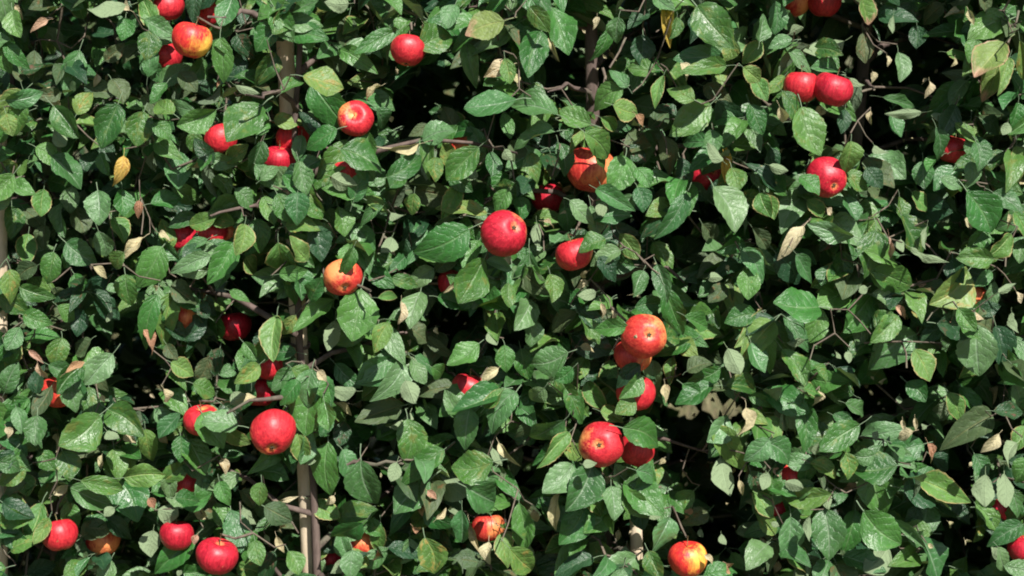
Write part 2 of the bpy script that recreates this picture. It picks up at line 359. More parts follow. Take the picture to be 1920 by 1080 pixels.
# ------------------------------------------------------------------ what the hedge carries, read off the photograph
# tile origin, then leaves: base x, base y, tip x, tip y, width (three units to a photo pixel), kind
TILES = [
((0, 0), """60 60 130 210 100 g;20 170 60 290 90 g;180 290 190 470 90 o;430 290 390 530 120 b;700 105 690 220 110 g;830 180 830 330 120 g;1300 -20 1250 150 120 b;
1230 220 1240 405 110 g;660 590 575 830 150 g;800 635 780 810 130 g;300 600 450 770 130 g;1210 620 1000 700 110 g;1100 620 900 590 70 b;1460 600 1290 800 190 g;1090 730 1110 865 80 g;
300 880 470 1040 130 b;720 860 850 980 60 d;1000 860 1010 1060 130 b;690 870 670 1030 90 Y;930 470 850 570 70 g;40 560 230 540 90 b;230 490 340 575 70 c;1010 410 1110 510 90 o;
1200 1000 1300 1070 90 g;700 30 500 60 90 p;270 110 170 150 60 t;200 830 340 890 90 g;540 410 545 480 36 c;150 20 250 60 80 g;340 -10 470 40 80 b;620 450 700 570 110 o;830 560 900 640 70 o;
30 640 70 760 90 y;110 740 30 830 80 o;120 430 90 320 70 o;10 420 -10 520 80 d;480 940 520 860 70 d;860 700 960 780 90 g;880 840 930 960 80 d;1330 480 1430 540 40 p;1380 640 1430 560 60 y;
600 330 680 260 60 o;450 620 500 540 70 y;20 900 90 1000 90 y;160 900 130 1020 80 y;1130 350 1080 420 90 g;1380 120 1440 30 90 d;1330 200 1400 300 100 d;960 620 890 560 70 g;560 860 600 980 70 g;
1150 900 1100 950 50 c;780 260 700 330 60 o;300 730 380 820 70 p;450 60 420 10 60 y;80 30 130 90 40 c;740 60 640 20 60 c"""),
((480, 0), """280 75 300 265 145 g;20 85 30 185 90 g;520 95 500 310 110 o;795 170 550 305 90 g;925 270 1110 190 170 g;1390 120 1180 190 180 r;1450 150 1200 320 90 b;1180 250 1230 430 90 b;
1450 360 1290 420 110 c;1400 330 1430 470 80 y;1460 560 1180 620 130 b;270 430 490 480 150 y;310 480 440 710 170 g;150 520 260 450 70 g;710 480 600 535 40 c;450 730 280 790 110 g;
510 795 350 1005 125 g;480 840 710 960 150 g;620 740 640 910 80 g;740 990 930 870 110 g;925 810 690 860 34 c;940 790 1110 730 120 b;1010 890 1020 1010 90 y;1250 830 1080 1010 140 g;
1330 860 1320 990 140 b;60 600 30 500 90 g;250 780 230 880 60 b;30 1010 130 940 70 b;190 1020 270 1075 70 g;1110 980 1190 1060 90 g;640 300 560 370 70 d;900 500 870 560 40 b;
100 190 200 90 80 g;1000 640 1090 600 80 b;960 700 860 760 60 o;640 820 740 760 60 d;20 720 40 640 70 g;1230 960 1200 1040 60 p;430 990 560 1040 90 p;90 340 60 420 90 g;380 300 440 380 80 o;
720 130 760 200 60 o;940 130 970 180 50 c;1110 60 1090 130 80 b;30 10 120 40 70 g;520 20 400 20 80 p;800 20 700 70 60 o;560 470 600 400 90 d;640 420 720 380 70 o;700 640 740 700 50 b;750 650 770 690 34 c;
1390 640 1430 780 70 g;1400 840 1440 900 60 p;1120 700 1090 650 50 o;840 980 760 1050 80 g;1390 1000 1330 1070 90 g"""),
((960, 0), """100 40 160 160 100 g;40 120 -10 240 80 g;165 185 70 480 140 g;225 50 370 410 140 g;740 200 740 360 170 d;865 -20 890 250 80 Y;930 100 900 215 60 g;1050 40 1230 240 190 g;
1240 220 1200 340 100 y;1410 240 1320 345 90 y;1190 320 850 330 120 b;1210 375 850 410 90 g;855 430 800 590 60 y;1020 560 880 490 100 g;1110 500 1190 540 60 o;620 505 450 590 120 g;570 590 710 640 115 y;
250 640 -10 570 120 b;440 695 270 630 120 g;235 740 -10 785 90 b;1120 595 880 770 150 g;1160 570 1300 810 140 d;1340 590 1410 750 100 g;1130 735 1130 870 90 b;1200 800 1206 1015 60 Y;
410 745 595 890 130 g;400 740 320 870 50 y;270 850 290 940 100 b;640 890 550 1070 150 g;700 950 770 1050 90 g;1240 950 1260 1080 140 g;1390 230 1410 80 100 b;1370 1000 1450 1040 90 b;
1370 440 1430 560 90 y;1300 380 1400 460 90 y;600 100 580 240 90 b;540 170 520 320 60 g;480 90 470 160 40 c;770 60 650 150 80 d;1010 100 1040 220 110 d;950 350 1000 440 60 c;690 640 760 720 50 t;500 660 600 740 70 y;
770 390 690 380 60 g;660 830 740 900 90 d;860 800 900 900 70 o;30 470 10 400 60 c;130 540 210 600 80 o;310 480 280 510 30 p;210 200 240 330 36 c;100 870 150 1000 90 g;30 880 60 800 60 o;960 960 970 1050 60 o;
640 480 560 400 60 b;900 640 830 600 60 d;1180 900 1100 830 60 p;1380 960 1450 950 40 c;790 700 870 640 60 o"""),
((1440, 0), """40 10 40 190 100 b;20 190 -10 290 80 g;520 -30 560 135 140 r;540 190 550 345 90 o;330 205 340 310 80 y;110 270 245 375 60 b;95 430 -10 520 60 y;195 610 280 870 170 g;90 520 200 660 80 g;
60 590 110 725 70 c;470 800 470 955 125 y;470 990 530 1045 70 g;640 545 870 595 60 b;850 630 680 650 50 p;700 640 740 770 90 b;980 640 930 700 60 p;1070 600 980 770 120 d;1375 110 1150 150 150 g;
1350 250 1060 540 150 r;1300 330 1200 560 110 r;1240 250 1080 430 90 g;1370 330 1300 520 80 y;1180 225 1130 340 110 g;1400 230 1450 440 90 y;1180 805 1190 945 130 b;1150 915 1130 1035 90 b;880 910 870 1050 140 b;1290 1050 1420 1080 90 g;1410 830 1420 1000 90 y;200 1010 270 1070 90 g;
10 930 110 960 50 p;1350 690 1320 760 60 p;1410 600 1390 710 60 g;1130 50 1140 130 40 c;710 90 690 190 34 p;590 400 600 460 50 c;910 450 910 540 50 c;670 310 680 370 34 c;740 340 740 410 40 b;1050 320 1040 380 40 c;
580 620 570 700 34 c;460 440 540 480 40 p;800 30 760 120 90 d;950 50 900 90 60 o;840 170 830 250 100 d;1200 -10 1230 50 70 o;600 820 640 880 50 p;120 190 190 150 50 p;1310 640 1320 670 30 c;1300 930 1370 990 40 c;
1440 100 1410 180 60 o;560 950 640 1040 110 d;1240 690 1300 720 50 d;20 820 100 790 60 o;30 860 60 930 60 d;1140 740 1130 790 40 y;440 620 420 740 70 d;980 1000 1080 1060 70 b;760 1010 840 1080 90 d"""),
((0, 360), """240 -10 240 130 100 y;400 -10 400 100 110 b;540 0 560 170 150 b;680 -10 700 130 110 g;780 45 770 135 60 t;860 60 1010 40 90 g;1340 60 1100 150 90 g;60 130 70 205 100 g;250 190 250 320 120 o;
340 100 350 210 80 b;560 220 590 370 100 b;370 290 530 385 130 b;810 255 680 350 70 c;900 320 780 480 200 g;640 170 700 250 70 y;1160 270 1010 335 60 b;1170 365 990 430 90 b;1160 450 1010 470 80 b;
1300 300 1180 490 130 g;1370 190 1340 340 100 y;290 345 260 480 120 g;110 540 275 605 90 g;-10 590 130 690 110 g;700 470 720 625 125 g;420 480 490 570 90 g;860 560 850 630 50 b;870 590 830 830 100 g;
970 580 935 860 115 y;800 770 900 885 60 t;100 770 40 880 90 b;340 830 350 970 100 g;620 925 500 1070 120 b;150 890 240 950 40 t;370 1015 475 945 50 t;210 950 240 1070 50 t;10 950 80 1030 110 o;1370 850 1450 940 80 g;
1450 980 1330 1060 90 y;1100 690 1110 810 100 o;990 970 1070 1010 60 y;620 670 620 745 30 p;150 270 160 380 90 y;30 560 60 470 90 b;430 340 330 430 70 g;520 420 600 470 50 c;560 520 480 600 90 d;300 540 380 640 90 o;
330 640 420 720 80 g;160 700 250 720 70 g;250 770 190 850 70 o;430 660 440 800 90 d;700 340 620 440 90 g;1000 -10 1100 40 80 g;1330 -10 1420 60 90 b;1200 10 1140 60 60 g;430 120 470 190 60 o;890 230 960 250 40 c;
1400 380 1450 440 50 y;1350 440 1400 490 70 y;1440 240 1400 320 80 g;1000 540 1080 580 50 o;900 530 840 550 40 c;1140 600 1190 660 60 d;1290 560 1400 600 50 g;1240 440 1230 500 60 b;1050 640 1070 700 60 o;
500 840 430 900 60 o;30 880 40 950 70 g;200 420 110 480 70 o;160 130 220 180 60 o;1000 1000 940 1060 60 g;1160 960 1120 1040 70 o;1230 900 1200 1010 90 d"""),
((480, 360), """-10 160 20 310 110 g;130 285 165 525 150 y;195 240 330 410 100 g;330 190 380 370 110 d;460 90 510 240 140 g;535 290 500 405 70 g;545 190 695 420 120 b;760 260 720 360 80 p;230 10 240 160 150 b;
890 10 870 130 90 y;1295 120 990 60 75 y;1190 220 920 345 190 g;1280 390 1165 610 170 g;1205 475 1055 560 50 c;940 510 950 700 120 d;790 490 890 515 50 g;420 625 160 800 90 g;580 575 530 955 220 g;
690 590 815 590 50 y;815 610 820 750 50 c;110 710 110 940 115 y;440 735 410 890 80 p;740 745 680 890 100 y;600 870 690 940 60 g;950 825 1090 910 60 o;730 970 580 1065 110 g;900 950 880 1050 140 b;1250 860 1080 970 110 g;
1400 870 1420 990 100 g;1370 990 1265 1065 70 c;470 1000 550 1070 110 b;340 1005 410 1055 60 c;1300 390 1440 440 60 b;630 40 720 110 50 y;560 10 660 40 60 g;700 90 610 150 50 b;50 60 90 150 80 g;380 10 340 90 90 d;
760 120 830 170 60 p;840 280 800 380 60 d;960 460 900 500 50 b;650 450 740 500 70 g;560 700 470 650 80 d;870 760 960 820 90 o;1010 760 1020 800 40 c;1310 790 1350 860 60 p;1340 640 1320 740 60 o;1420 520 1430 640 100 g;
890 600 850 700 80 d;1120 620 1150 690 50 o;620 560 520 590 90 g;290 560 250 640 80 d;30 780 10 900 90 d;220 1000 300 1060 90 g;30 1000 80 1060 90 g;780 870 740 960 90 g;1400 20 1360 100 90 g;1120 20 1080 90 70 y;
1350 1020 1440 1070 60 g;700 1020 790 1060 70 b;990 980 1080 1060 90 g;400 120 440 200 60 g;1220 160 1280 190 50 c;1050 420 1110 380 40 o;1230 330 1200 390 40 g;300 50 270 110 60 b"""),
((960, 360), """480 -10 650 55 90 b;710 -20 740 100 115 b;40 50 60 130 90 g;0 425 30 725 150 b;100 350 145 610 130 b;215 470 235 610 100 g;140 180 150 310 50 p;525 270 380 310 120 g;575 345 420 510 130 g;
610 240 710 370 120 y;740 450 700 580 115 b;820 420 860 600 90 b;860 540 960 800 115 g;970 690 1120 765 90 g;985 20 840 225 100 b;1140 -20 1260 210 200 b;1400 10 1440 130 100 y;1310 290 1165 335 90 g;
1300 330 1410 470 100 b;1340 440 1320 600 120 g;650 750 465 775 90 g;310 900 110 970 150 b;50 890 100 1050 100 g;1010 840 810 925 60 g;905 940 880 1070 60 y;1220 890 1280 1010 100 p;990 1010 1110 950 80 o;
1350 860 1410 1010 100 b;340 990 240 1060 90 g;550 980 500 1060 90 y;640 710 540 720 34 c;790 990 800 1070 60 b;300 120 310 190 60 b;170 160 260 180 30 c;430 500 370 540 50 c;470 560 400 600 60 p;260 600 310 680 90 o;
520 60 500 140 60 p;650 80 630 110 40 b;820 320 880 400 60 g;940 180 1000 260 60 y;1080 200 1120 270 60 o;1100 480 1180 490 50 p;1180 540 1120 600 70 o;1210 560 1180 620 60 o;860 640 900 680 40 c;730 640 820 640 50 g;
560 660 580 720 40 c;500 620 520 720 36 c;360 580 300 570 60 g;220 640 230 700 60 o;420 830 440 900 50 y;380 870 460 880 50 c;330 700 250 760 70 o;90 740 100 830 60 b;430 440 380 500 40 c;1050 430 960 460 60 d;
1060 300 960 330 80 d;1240 660 1320 700 40 c;1100 660 1140 720 60 g;1290 470 1240 480 50 b;1350 200 1430 320 80 o;520 860 590 900 50 b;700 1000 640 1060 50 d;410 960 360 1040 80 y;1080 880 1140 930 60 o;
700 800 690 830 40 c;870 830 940 820 60 g;1150 1010 1060 1060 90 g;1290 640 1390 590 70 d"""),
((1440, 360), """-10 20 30 150 80 y;220 50 310 140 80 y;220 190 55 325 90 c;480 250 225 190 80 b;160 350 290 515 80 b;50 350 190 500 180 d;420 340 430 500 100 g;620 230 580 450 150 g;360 420 300 525 80 b;750 130 860 350 130 g;
800 310 980 415 40 p;1120 0 1250 220 220 g;1280 10 1420 110 100 b;1210 240 1150 320 80 g;1370 240 1235 375 100 y;1270 380 1070 370 100 g;1265 455 1145 525 70 b;580 440 835 575 150 g;600 580 710 600 60 b;
1140 460 900 650 190 y;1080 660 1160 770 90 g;295 660 -10 580 190 g;290 650 215 850 120 g;605 590 385 870 230 g;740 710 590 830 120 g;850 825 545 1035 200 b;100 700 235 850 90 b;940 730 1180 810 150 d;
1180 760 1190 1070 225 b;1300 770 1350 1000 120 d;830 890 900 1060 150 y;90 900 205 1075 110 g;1400 820 1450 970 90 b;1400 1000 1450 1060 80 g;-10 750 50 990 90 g;680 240 700 390 34 t;840 30 880 70 40 y;460 80 470 110 50 b;
330 90 380 130 60 c;600 180 560 240 60 y;1110 140 1150 200 50 c;1000 130 940 150 60 o;1360 120 1350 210 30 c;1410 150 1440 220 70 y;720 640 780 700 50 t;840 500 880 560 60 t;850 640 890 700 60 y;430 550 470 590 50 p;
380 900 400 940 50 p;460 900 440 960 50 p;110 850 200 850 40 p;260 720 280 870 90 d;1370 680 1400 790 50 p;1400 560 1430 620 40 c;1290 560 1390 520 40 p;1440 290 1410 380 70 b;1340 440 1420 420 80 d;1210 600 1240 680 70 d;
560 540 500 560 60 p;320 250 340 330 70 g;900 200 870 320 30 p;750 270 740 340 50 p;200 10 280 20 60 g;620 760 690 690 90 g;750 60 760 130 40 g;260 980 340 1070 100 g;1010 930 1050 1010 70 o;1000 1030 1030 1070 60 y"""),
((0, 720), """170 50 140 160 90 g;390 0 440 95 70 b;490 30 550 195 110 g;545 190 350 330 180 g;600 160 795 270 150 g;200 190 210 335 120 b;80 140 130 270 80 b;-10 440 110 490 120 b;340 390 400 530 160 g;
920 130 1040 120 55 y;870 150 990 210 80 b;990 195 925 275 50 b;820 290 850 400 100 y;1130 180 1265 320 140 g;1240 120 1360 210 110 d;1010 310 1020 420 80 g;1050 330 1170 475 130 g;1000 400 790 440 110 d;
415 560 645 695 120 b;470 530 670 610 90 g;640 550 820 810 190 g;700 530 920 520 120 y;860 600 990 560 90 g;80 630 60 770 160 y;250 640 300 560 80 y;220 690 155 880 120 y;300 620 385 570 60 c;890 710 1030 750 100 p;
470 850 570 780 100 o;860 830 850 965 110 p;720 850 770 930 70 o;1070 890 850 1075 130 g;1290 730 1360 930 135 b;1350 600 1430 700 70 o;990 640 1110 640 90 g;260 780 200 890 70 y;370 1065 490 1015 90 g;1350 1050 1450 1060 90 y;
600 1040 580 1090 90 b;1430 840 1370 980 90 g;230 400 300 470 90 g;140 280 220 330 60 g;430 360 480 440 70 o;520 330 500 400 60 c;570 400 560 470 40 c;700 270 760 330 70 c;600 270 660 330 60 p;640 400 680 500 90 g;
730 420 660 470 80 y;30 240 60 310 50 c;900 280 940 330 60 c;920 20 960 110 70 c;1080 700 1190 750 70 c;1220 690 1280 780 70 g;1230 560 1290 660 80 g;1380 430 1430 500 60 d;1240 420 1280 500 60 c;1290 270 1360 330 60 y;
120 520 160 610 90 y;20 560 60 640 90 g;60 860 90 960 90 d;390 700 420 790 80 g;640 700 590 740 60 p;830 640 880 700 60 t;1110 850 1090 900 50 t;1370 690 1430 790 50 p;700 1010 750 930 60 o;450 1040 560 1000 80 d;
160 1060 300 1030 90 d;1020 1050 1000 1080 60 p;40 740 10 830 70 y;280 470 250 530 60 g;570 60 590 100 50 c;1370 100 1440 60 60 c;40 80 90 20 90 d;260 60 220 140 80 o;1300 110 1380 60 70 p;1110 0 1200 50 70 g"""),
((480, 720), """330 20 275 270 190 g;380 110 400 250 120 g;300 -10 420 80 100 g;560 30 410 30 70 p;435 105 555 160 36 c;810 140 530 200 130 o;1265 50 905 205 150 g;840 -10 890 100 120 p;1200 155 1165 330 125 b;
1460 60 1310 200 180 b;850 215 860 410 150 g;1330 430 1105 480 165 g;1190 560 1450 735 170 b;490 230 470 330 90 d;400 350 375 650 150 g;590 440 650 690 180 b;790 450 760 540 70 p;910 410 855 530 50 c;1050 390 820 520 110 g;
970 550 775 715 160 b;600 770 400 950 110 g;950 870 1000 1065 180 y;1160 710 1150 900 90 b;1195 770 1240 940 30 c;1310 890 1300 1010 80 c;-10 890 30 1010 90 g;180 950 240 1065 110 g;540 950 560 1090 130 b;860 890 840 990 80 b;
1360 330 1450 470 50 c;50 690 200 770 120 o;110 665 225 640 30 c;770 370 740 440 70 b;600 270 640 350 70 g;720 290 780 270 50 g;360 690 430 720 70 y;440 630 400 680 50 c;520 420 560 470 60 b;280 430 330 440 50 p;
1020 340 1040 400 50 c;1250 390 1340 480 60 o;1330 370 1360 470 40 p;1140 570 1180 600 40 p;1030 650 1090 640 30 p;880 790 930 850 50 t;1010 760 1080 700 40 c;1080 750 1140 760 40 c;640 960 720 1010 60 o;700 880 620 850 60 d;
960 600 1010 640 50 t;130 760 160 860 30 c;110 860 160 940 50 c;70 900 40 860 60 p;1390 880 1430 980 70 y;1360 1010 1340 1080 70 g;1090 960 1170 1010 90 g;1220 1000 1230 1070 80 d;490 990 440 1060 60 p;80 980 20 1060 80 d;
30 400 120 450 90 d;30 560 20 680 90 g;160 470 60 500 80 d;240 -10 130 60 100 g;640 60 700 20 90 g;1290 130 1380 20 70 y;830 560 760 640 70 g;700 560 640 560 70 d;280 200 330 260 60 b;1140 330 1090 280 60 d;700 700 770 640 40 o;
1060 460 1030 560 70 y;1360 240 1290 280 70 d;470 440 500 380 70 b"""),
((960, 720), """290 200 120 360 120 b;320 290 165 460 95 y;340 470 175 595 150 b;450 480 300 735 180 b;420 690 225 945 160 g;275 605 215 820 70 c;625 240 880 350 150 g;690 90 580 160 100 g;645 570 910 760 160 g;560 590 590 745 120 b;
690 690 740 810 90 d;890 770 830 960 110 b;1320 130 1310 295 100 c;910 165 1015 215 34 c;1150 260 1300 440 125 y;1180 430 1230 610 120 p;1450 320 1340 410 120 b;1340 490 1380 610 100 d;1440 500 1400 580 70 p;700 990 500 1090 160 b;
770 950 840 1090 100 g;40 680 60 940 115 g;-10 920 150 1070 130 y;180 20 100 120 110 b;270 -10 300 80 60 g;440 20 500 110 110 y;560 40 500 120 80 g;330 60 380 150 80 g;860 0 880 100 60 c;960 0 1050 80 110 g;1130 10 920 90 90 g;
500 150 640 200 100 y;400 450 470 460 50 p;520 520 580 590 50 c;600 480 690 540 110 g;700 480 860 540 90 b;430 640 480 700 60 y;960 490 970 540 60 c;860 420 830 450 40 c;120 700 130 790 60 c;1390 640 1440 700 90 y;
1350 620 1400 640 40 t;1080 740 990 780 70 o;1010 700 980 760 50 t;1200 0 1400 40 100 g;1220 -20 1250 60 70 b;600 820 590 880 36 c;640 920 620 1000 60 p;1060 820 1070 860 30 p;1180 850 1200 900 40 p;1400 870 1420 940 50 c;
1200 1000 1260 1060 90 t;1380 1010 1330 1060 60 o;60 480 40 560 60 d;20 400 10 480 70 o;1080 960 1140 1010 40 c;340 980 420 1050 90 o;750 720 850 740 50 p;130 560 80 620 80 g;500 890 460 960 60 o;1280 540 1290 620 40 c;
1240 370 1330 400 70 o;1330 420 1440 420 60 g;110 200 40 300 60 o;980 640 940 680 70 g;180 1050 120 1000 60 o"""),
((1440, 720), """-10 50 250 140 140 g;205 120 200 360 110 g;290 35 270 130 70 c;430 100 580 170 80 b;370 180 480 220 70 b;525 250 270 370 140 g;-10 330 150 440 130 b;790 0 880 90 110 g;1030 70 1080 170 90 y;1275 195 1005 290 140 o;
1310 280 1215 375 80 c;1410 345 1285 445 90 p;1450 260 1400 340 80 y;1230 520 1210 680 110 p;1340 520 1320 680 100 p;880 350 660 400 130 b;715 450 465 480 160 g;610 480 640 730 180 g;440 390 450 530 90 y;750 570 1050 640 235 d;
340 600 10 650 110 g;340 590 330 700 60 p;130 760 90 980 130 b;330 730 340 1040 170 b;500 730 450 935 130 g;550 730 860 990 190 g;680 930 530 1050 110 p;870 870 970 1090 150 b;700 780 870 910 40 b;800 850 900 880 60 b;
1440 800 1255 885 100 b;1080 970 1050 1070 90 o;1300 980 1320 1070 90 o;390 1020 370 1090 70 c;1390 690 1340 780 60 y;1310 500 1260 450 60 o;240 450 380 520 80 y;270 400 280 330 40 p;600 400 480 400 110 b;820 260 720 310 70 c;
900 330 940 440 50 t;760 200 760 260 30 c;830 190 830 260 30 c;740 70 730 110 50 p;900 240 840 250 30 p;1370 60 1440 10 90 b;1270 150 1440 160 80 d;1110 60 1150 130 60 g;1100 400 1130 430 30 b;900 900 930 920 40 c;
840 700 780 800 90 d;1180 770 1160 860 60 y;1230 820 1180 800 60 y;1010 770 1040 810 40 c;1100 870 1140 920 50 c;1280 900 1300 1010 50 p;1440 450 1400 520 60 g;20 470 90 540 50 t;1180 440 1200 500 60 b;620 270 600 320 40 p;
240 760 210 880 40 p;100 560 200 590 60 p;20 780 60 800 50 p;20 900 30 980 70 d;60 1000 40 1060 50 c;440 30 380 -10 80 g;100 260 60 150 50 p;200 20 330 40 60 y;760 100 700 20 60 d;940 420 1000 470 80 d;
640 740 700 850 110 g;830 470 890 500 60 g;230 1000 220 1080 30 p;1400 30 1440 90 90 b"""),
((0, 0), """450 2070 330 2200 110 g;5270 720 5330 880 84 b;5500 905 5360 960 84 g;480 2960 620 2985 84 o;2810 2215 2540 2270 110 g;3290 730 3480 900 126 g;1330 2400 1150 2350 120 b;270 2920 220 3050 72 y;1985 1400 1942 1540 66 g;
3600 2110 3500 2230 90 g;2600 1640 2540 1580 70 g;1010 1360 1080 1300 60 g;5500 1690 5440 1640 70 y;1290 1270 1230 1330 50 g;2100 3050 1980 3010 60 g"""),
]
HERO = []
for (ox, oy), s in TILES:
    for e in s.replace('\n', '').split(';'):
        a = e.split()
        HERO.append((ox + float(a[0]) / 3, oy + float(a[1]) / 3, ox + float(a[2]) / 3, oy + float(a[3]) / 3, float(a[4]) / 3, a[5]))

# apples: x, y, radius (photo pixels), depth, colour, axis ('u' stalk up, 'c dx dy' calyx turned to us at that offset, 's' stalk hollow turned to us), label
APPLES = [
(360, 75, 38, .02, 'two', 'u', 'red and yellow apple high in the top left corner, its right cheek yellow'),
(313, 12, 30, .10, 'red', 'u', 'red apple cut by the top edge, just above the red and yellow one'),
(398, 24, 22, .14, 'red', 'u', 'dull red sliver of apple above right of the red and yellow one'),
(312, 108, 20, .12, 'red', 'u', 'small bit of red apple tucked below left of the red and yellow one'),
(765, 94, 33, .02, 'red', 'u', 'pinkish red apple hanging above a big dark gap near the top'),
(667, 223, 34, .04, 'red', 's', 'red apple showing the greenish hollow of its stalk, above the pointed leaf'),
(415, 263, 27, .07, 'red', 'u', 'half hidden red apple left of the upper stake, under a bright green leaf'),
(523, 300, 27, .06, 'crimson', 'u', 'bright crimson apple at the foot of the upper stake, lower one of the touching pair'),
(549, 262, 27, .10, 'red', 'u', 'red apple against the upper stake, upper one of the touching pair'),
(648, 322, 27, .03, 'red', 'u', 'shaded red apple peeping out under a pointed leaf'),
(1107, 318, 48, .16, 'orange', 'u', 'large brownish orange apple in shade under a bright leaf, upper middle'),
(1028, 372, 29, .24, 'crimson', 'u', 'very dark red apple deep in shade beside the large brownish orange one'),
(946, 437, 44, -.03, 'crimson', 'c .5 .27', 'large glossy crimson apple in the very middle of the hedge'),
(1077, 477, 36, .00, 'red', 'u', 'red apple right of the large crimson middle one, its right side behind a leaf'),
(643, 521, 37, .00, 'orange', 'c .2 -.6', 'orange yellow apple with a leaf tip hanging over its top'),
(440, 612, 29, .22, 'crimson', 'u', 'dark red apple alone in a deep shadow at left'),
(344, 447, 19, .13, 'crimson', 'u', 'dark red apple peeping between leaves, leftmost of a small row of three'),
(398, 437, 16, .10, 'red', 'u', 'little patch of red apple, middle of a small row of three'),
(432, 436, 14, .13, 'orange', 'u', 'brownish orange patch of apple, rightmost of a small row of three'),
(1322, 325, 29, .18, 'crimson', 'c .5 .1', 'dark crimson apple in shade with a yellow strip of leaf on its right'),
(1502, 163, 34, .04, 'red', 'u', 'paler red apple, left one of the touching pair at upper right'),
(1562, 168, 38, .02, 'crimson', 'u', 'deep red apple, right one of the touching pair at upper right'),
(1550, 333, 38, .03, 'crimson', 'c .3 -.5', 'pinkish crimson apple below a long hanging leaf, upper right'),
(1787, 280, 26, .10, 'red', 'u', 'narrow slanting slice of red apple between dark leaves near the right edge'),
(1546, 4, 27, .20, 'red', 'u', 'dark red apple in shade cut by the top edge at right'),
(1488, 6, 20, .22, 'orange', 'u', 'dim russet apple at the top edge, left of the dark red one'),
(1208, 630, 42, -.04, 'orange', 'c .19 .1', 'orange red apple showing its eye, topmost of a column of three'),
(1186, 668, 36, .04, 'orange', 'u', 'streaky orange apple half behind the topmost of a column of three'),
(1193, 738, 37, .03, 'red', 'u', 'red apple lowest of a column of three with a leaf over its lower left'),
(1127, 833, 43, -.03, 'red', 'c -.16 .06', 'red apple with its eye facing out, left of two touching apples lower middle'),
(1194, 845, 34, .04, 'red', 'u', 'red apple roofed by a broad leaf, right of two touching apples lower middle'),
(878, 728, 30, .06, 'red', 'u', 'red top of an apple rising behind a long green leaf left of centre'),
(108, 735, 30, .06, 'orange', 'u', 'crescent of orange apple near the left edge'),
(378, 788, 34, .03, 'red', 'u', 'bright red apple with a leaf across its right half, lower left'),
(512, 811, 43, -.03, 'red', 'c .05 -.75', 'big shiny red apple left of the lower stake'),
(350, 909, 19, .08, 'red', 'u', 'small round patch of red apple in the lower left foliage'),
(112, 1003, 34, .03, 'red', 'u', 'red apple in the bottom left corner with a bright green leaf on its left'),
(192, 1015, 30, .12, 'orange', 'u', 'shaded brownish orange apple right of the bottom left corner one'),
(332, 1004, 32, .05, 'crimson', 'u', 'crimson apple under a silvery leaf, left of the bottom pair'),
(407, 1043, 40, -.02, 'crimson', 'u', 'round crimson apple at the bottom edge, right of the bottom pair'),
(1290, 1048, 37, .02, 'two', 'u', 'orange and yellow apple at the bottom edge right of the middle'),
(1485, 893, 19, .06, 'red', 'u', 'tiny patch of bright red apple above a long horizontal leaf at lower right'),
(1456, 957, 15, .10, 'crimson', 'u', 'dark red speck of apple below a long horizontal leaf at lower right'),
(1922, 1030, 30, .05, 'crimson', 'u', 'bright crimson apple cut by the right edge near the bottom'),
(1874, 955, 16, .12, 'crimson', 'u', 'dark red bit of apple above and left of the one cut by the right edge'),
(915, 990, 32, .12, 'orange', 'u', 'dark orange and olive apple in shade behind a pale curved leaf, bottom'),
(679, 1018, 20, .09, 'orange', 'u', 'small orange streak of apple under an arching leaf near the bottom'),
(508, 686, 22, .09, 'red', 'u', 'red flecks of apple seen through leaves left of the middle stake'),
(488, 735, 19, .12, 'crimson', 'u', 'dark red apple behind a withered leaf above the big shiny one'),
(864, 275, 18, .14, 'orange', 'u', 'dim brown apple in shade, upper middle left of the large brownish orange one'),
(344, 592, 17, .12, 'orange', 'u', 'thin brown orange edge of apple right of a light green leaf'),
(852, 532, 24, .10, 'crimson', 'u', 'dark russet apple behind a cream leaf edge left of centre'),
(1827, 556, 20, .16, 'orange', 'u', 'brownish orange apple in shade right of a yellow streaked leaf'),
(622, 1046, 14, .16, 'crimson', 'u', 'dark red speck of apple right of the lowest piece of stake'),
]
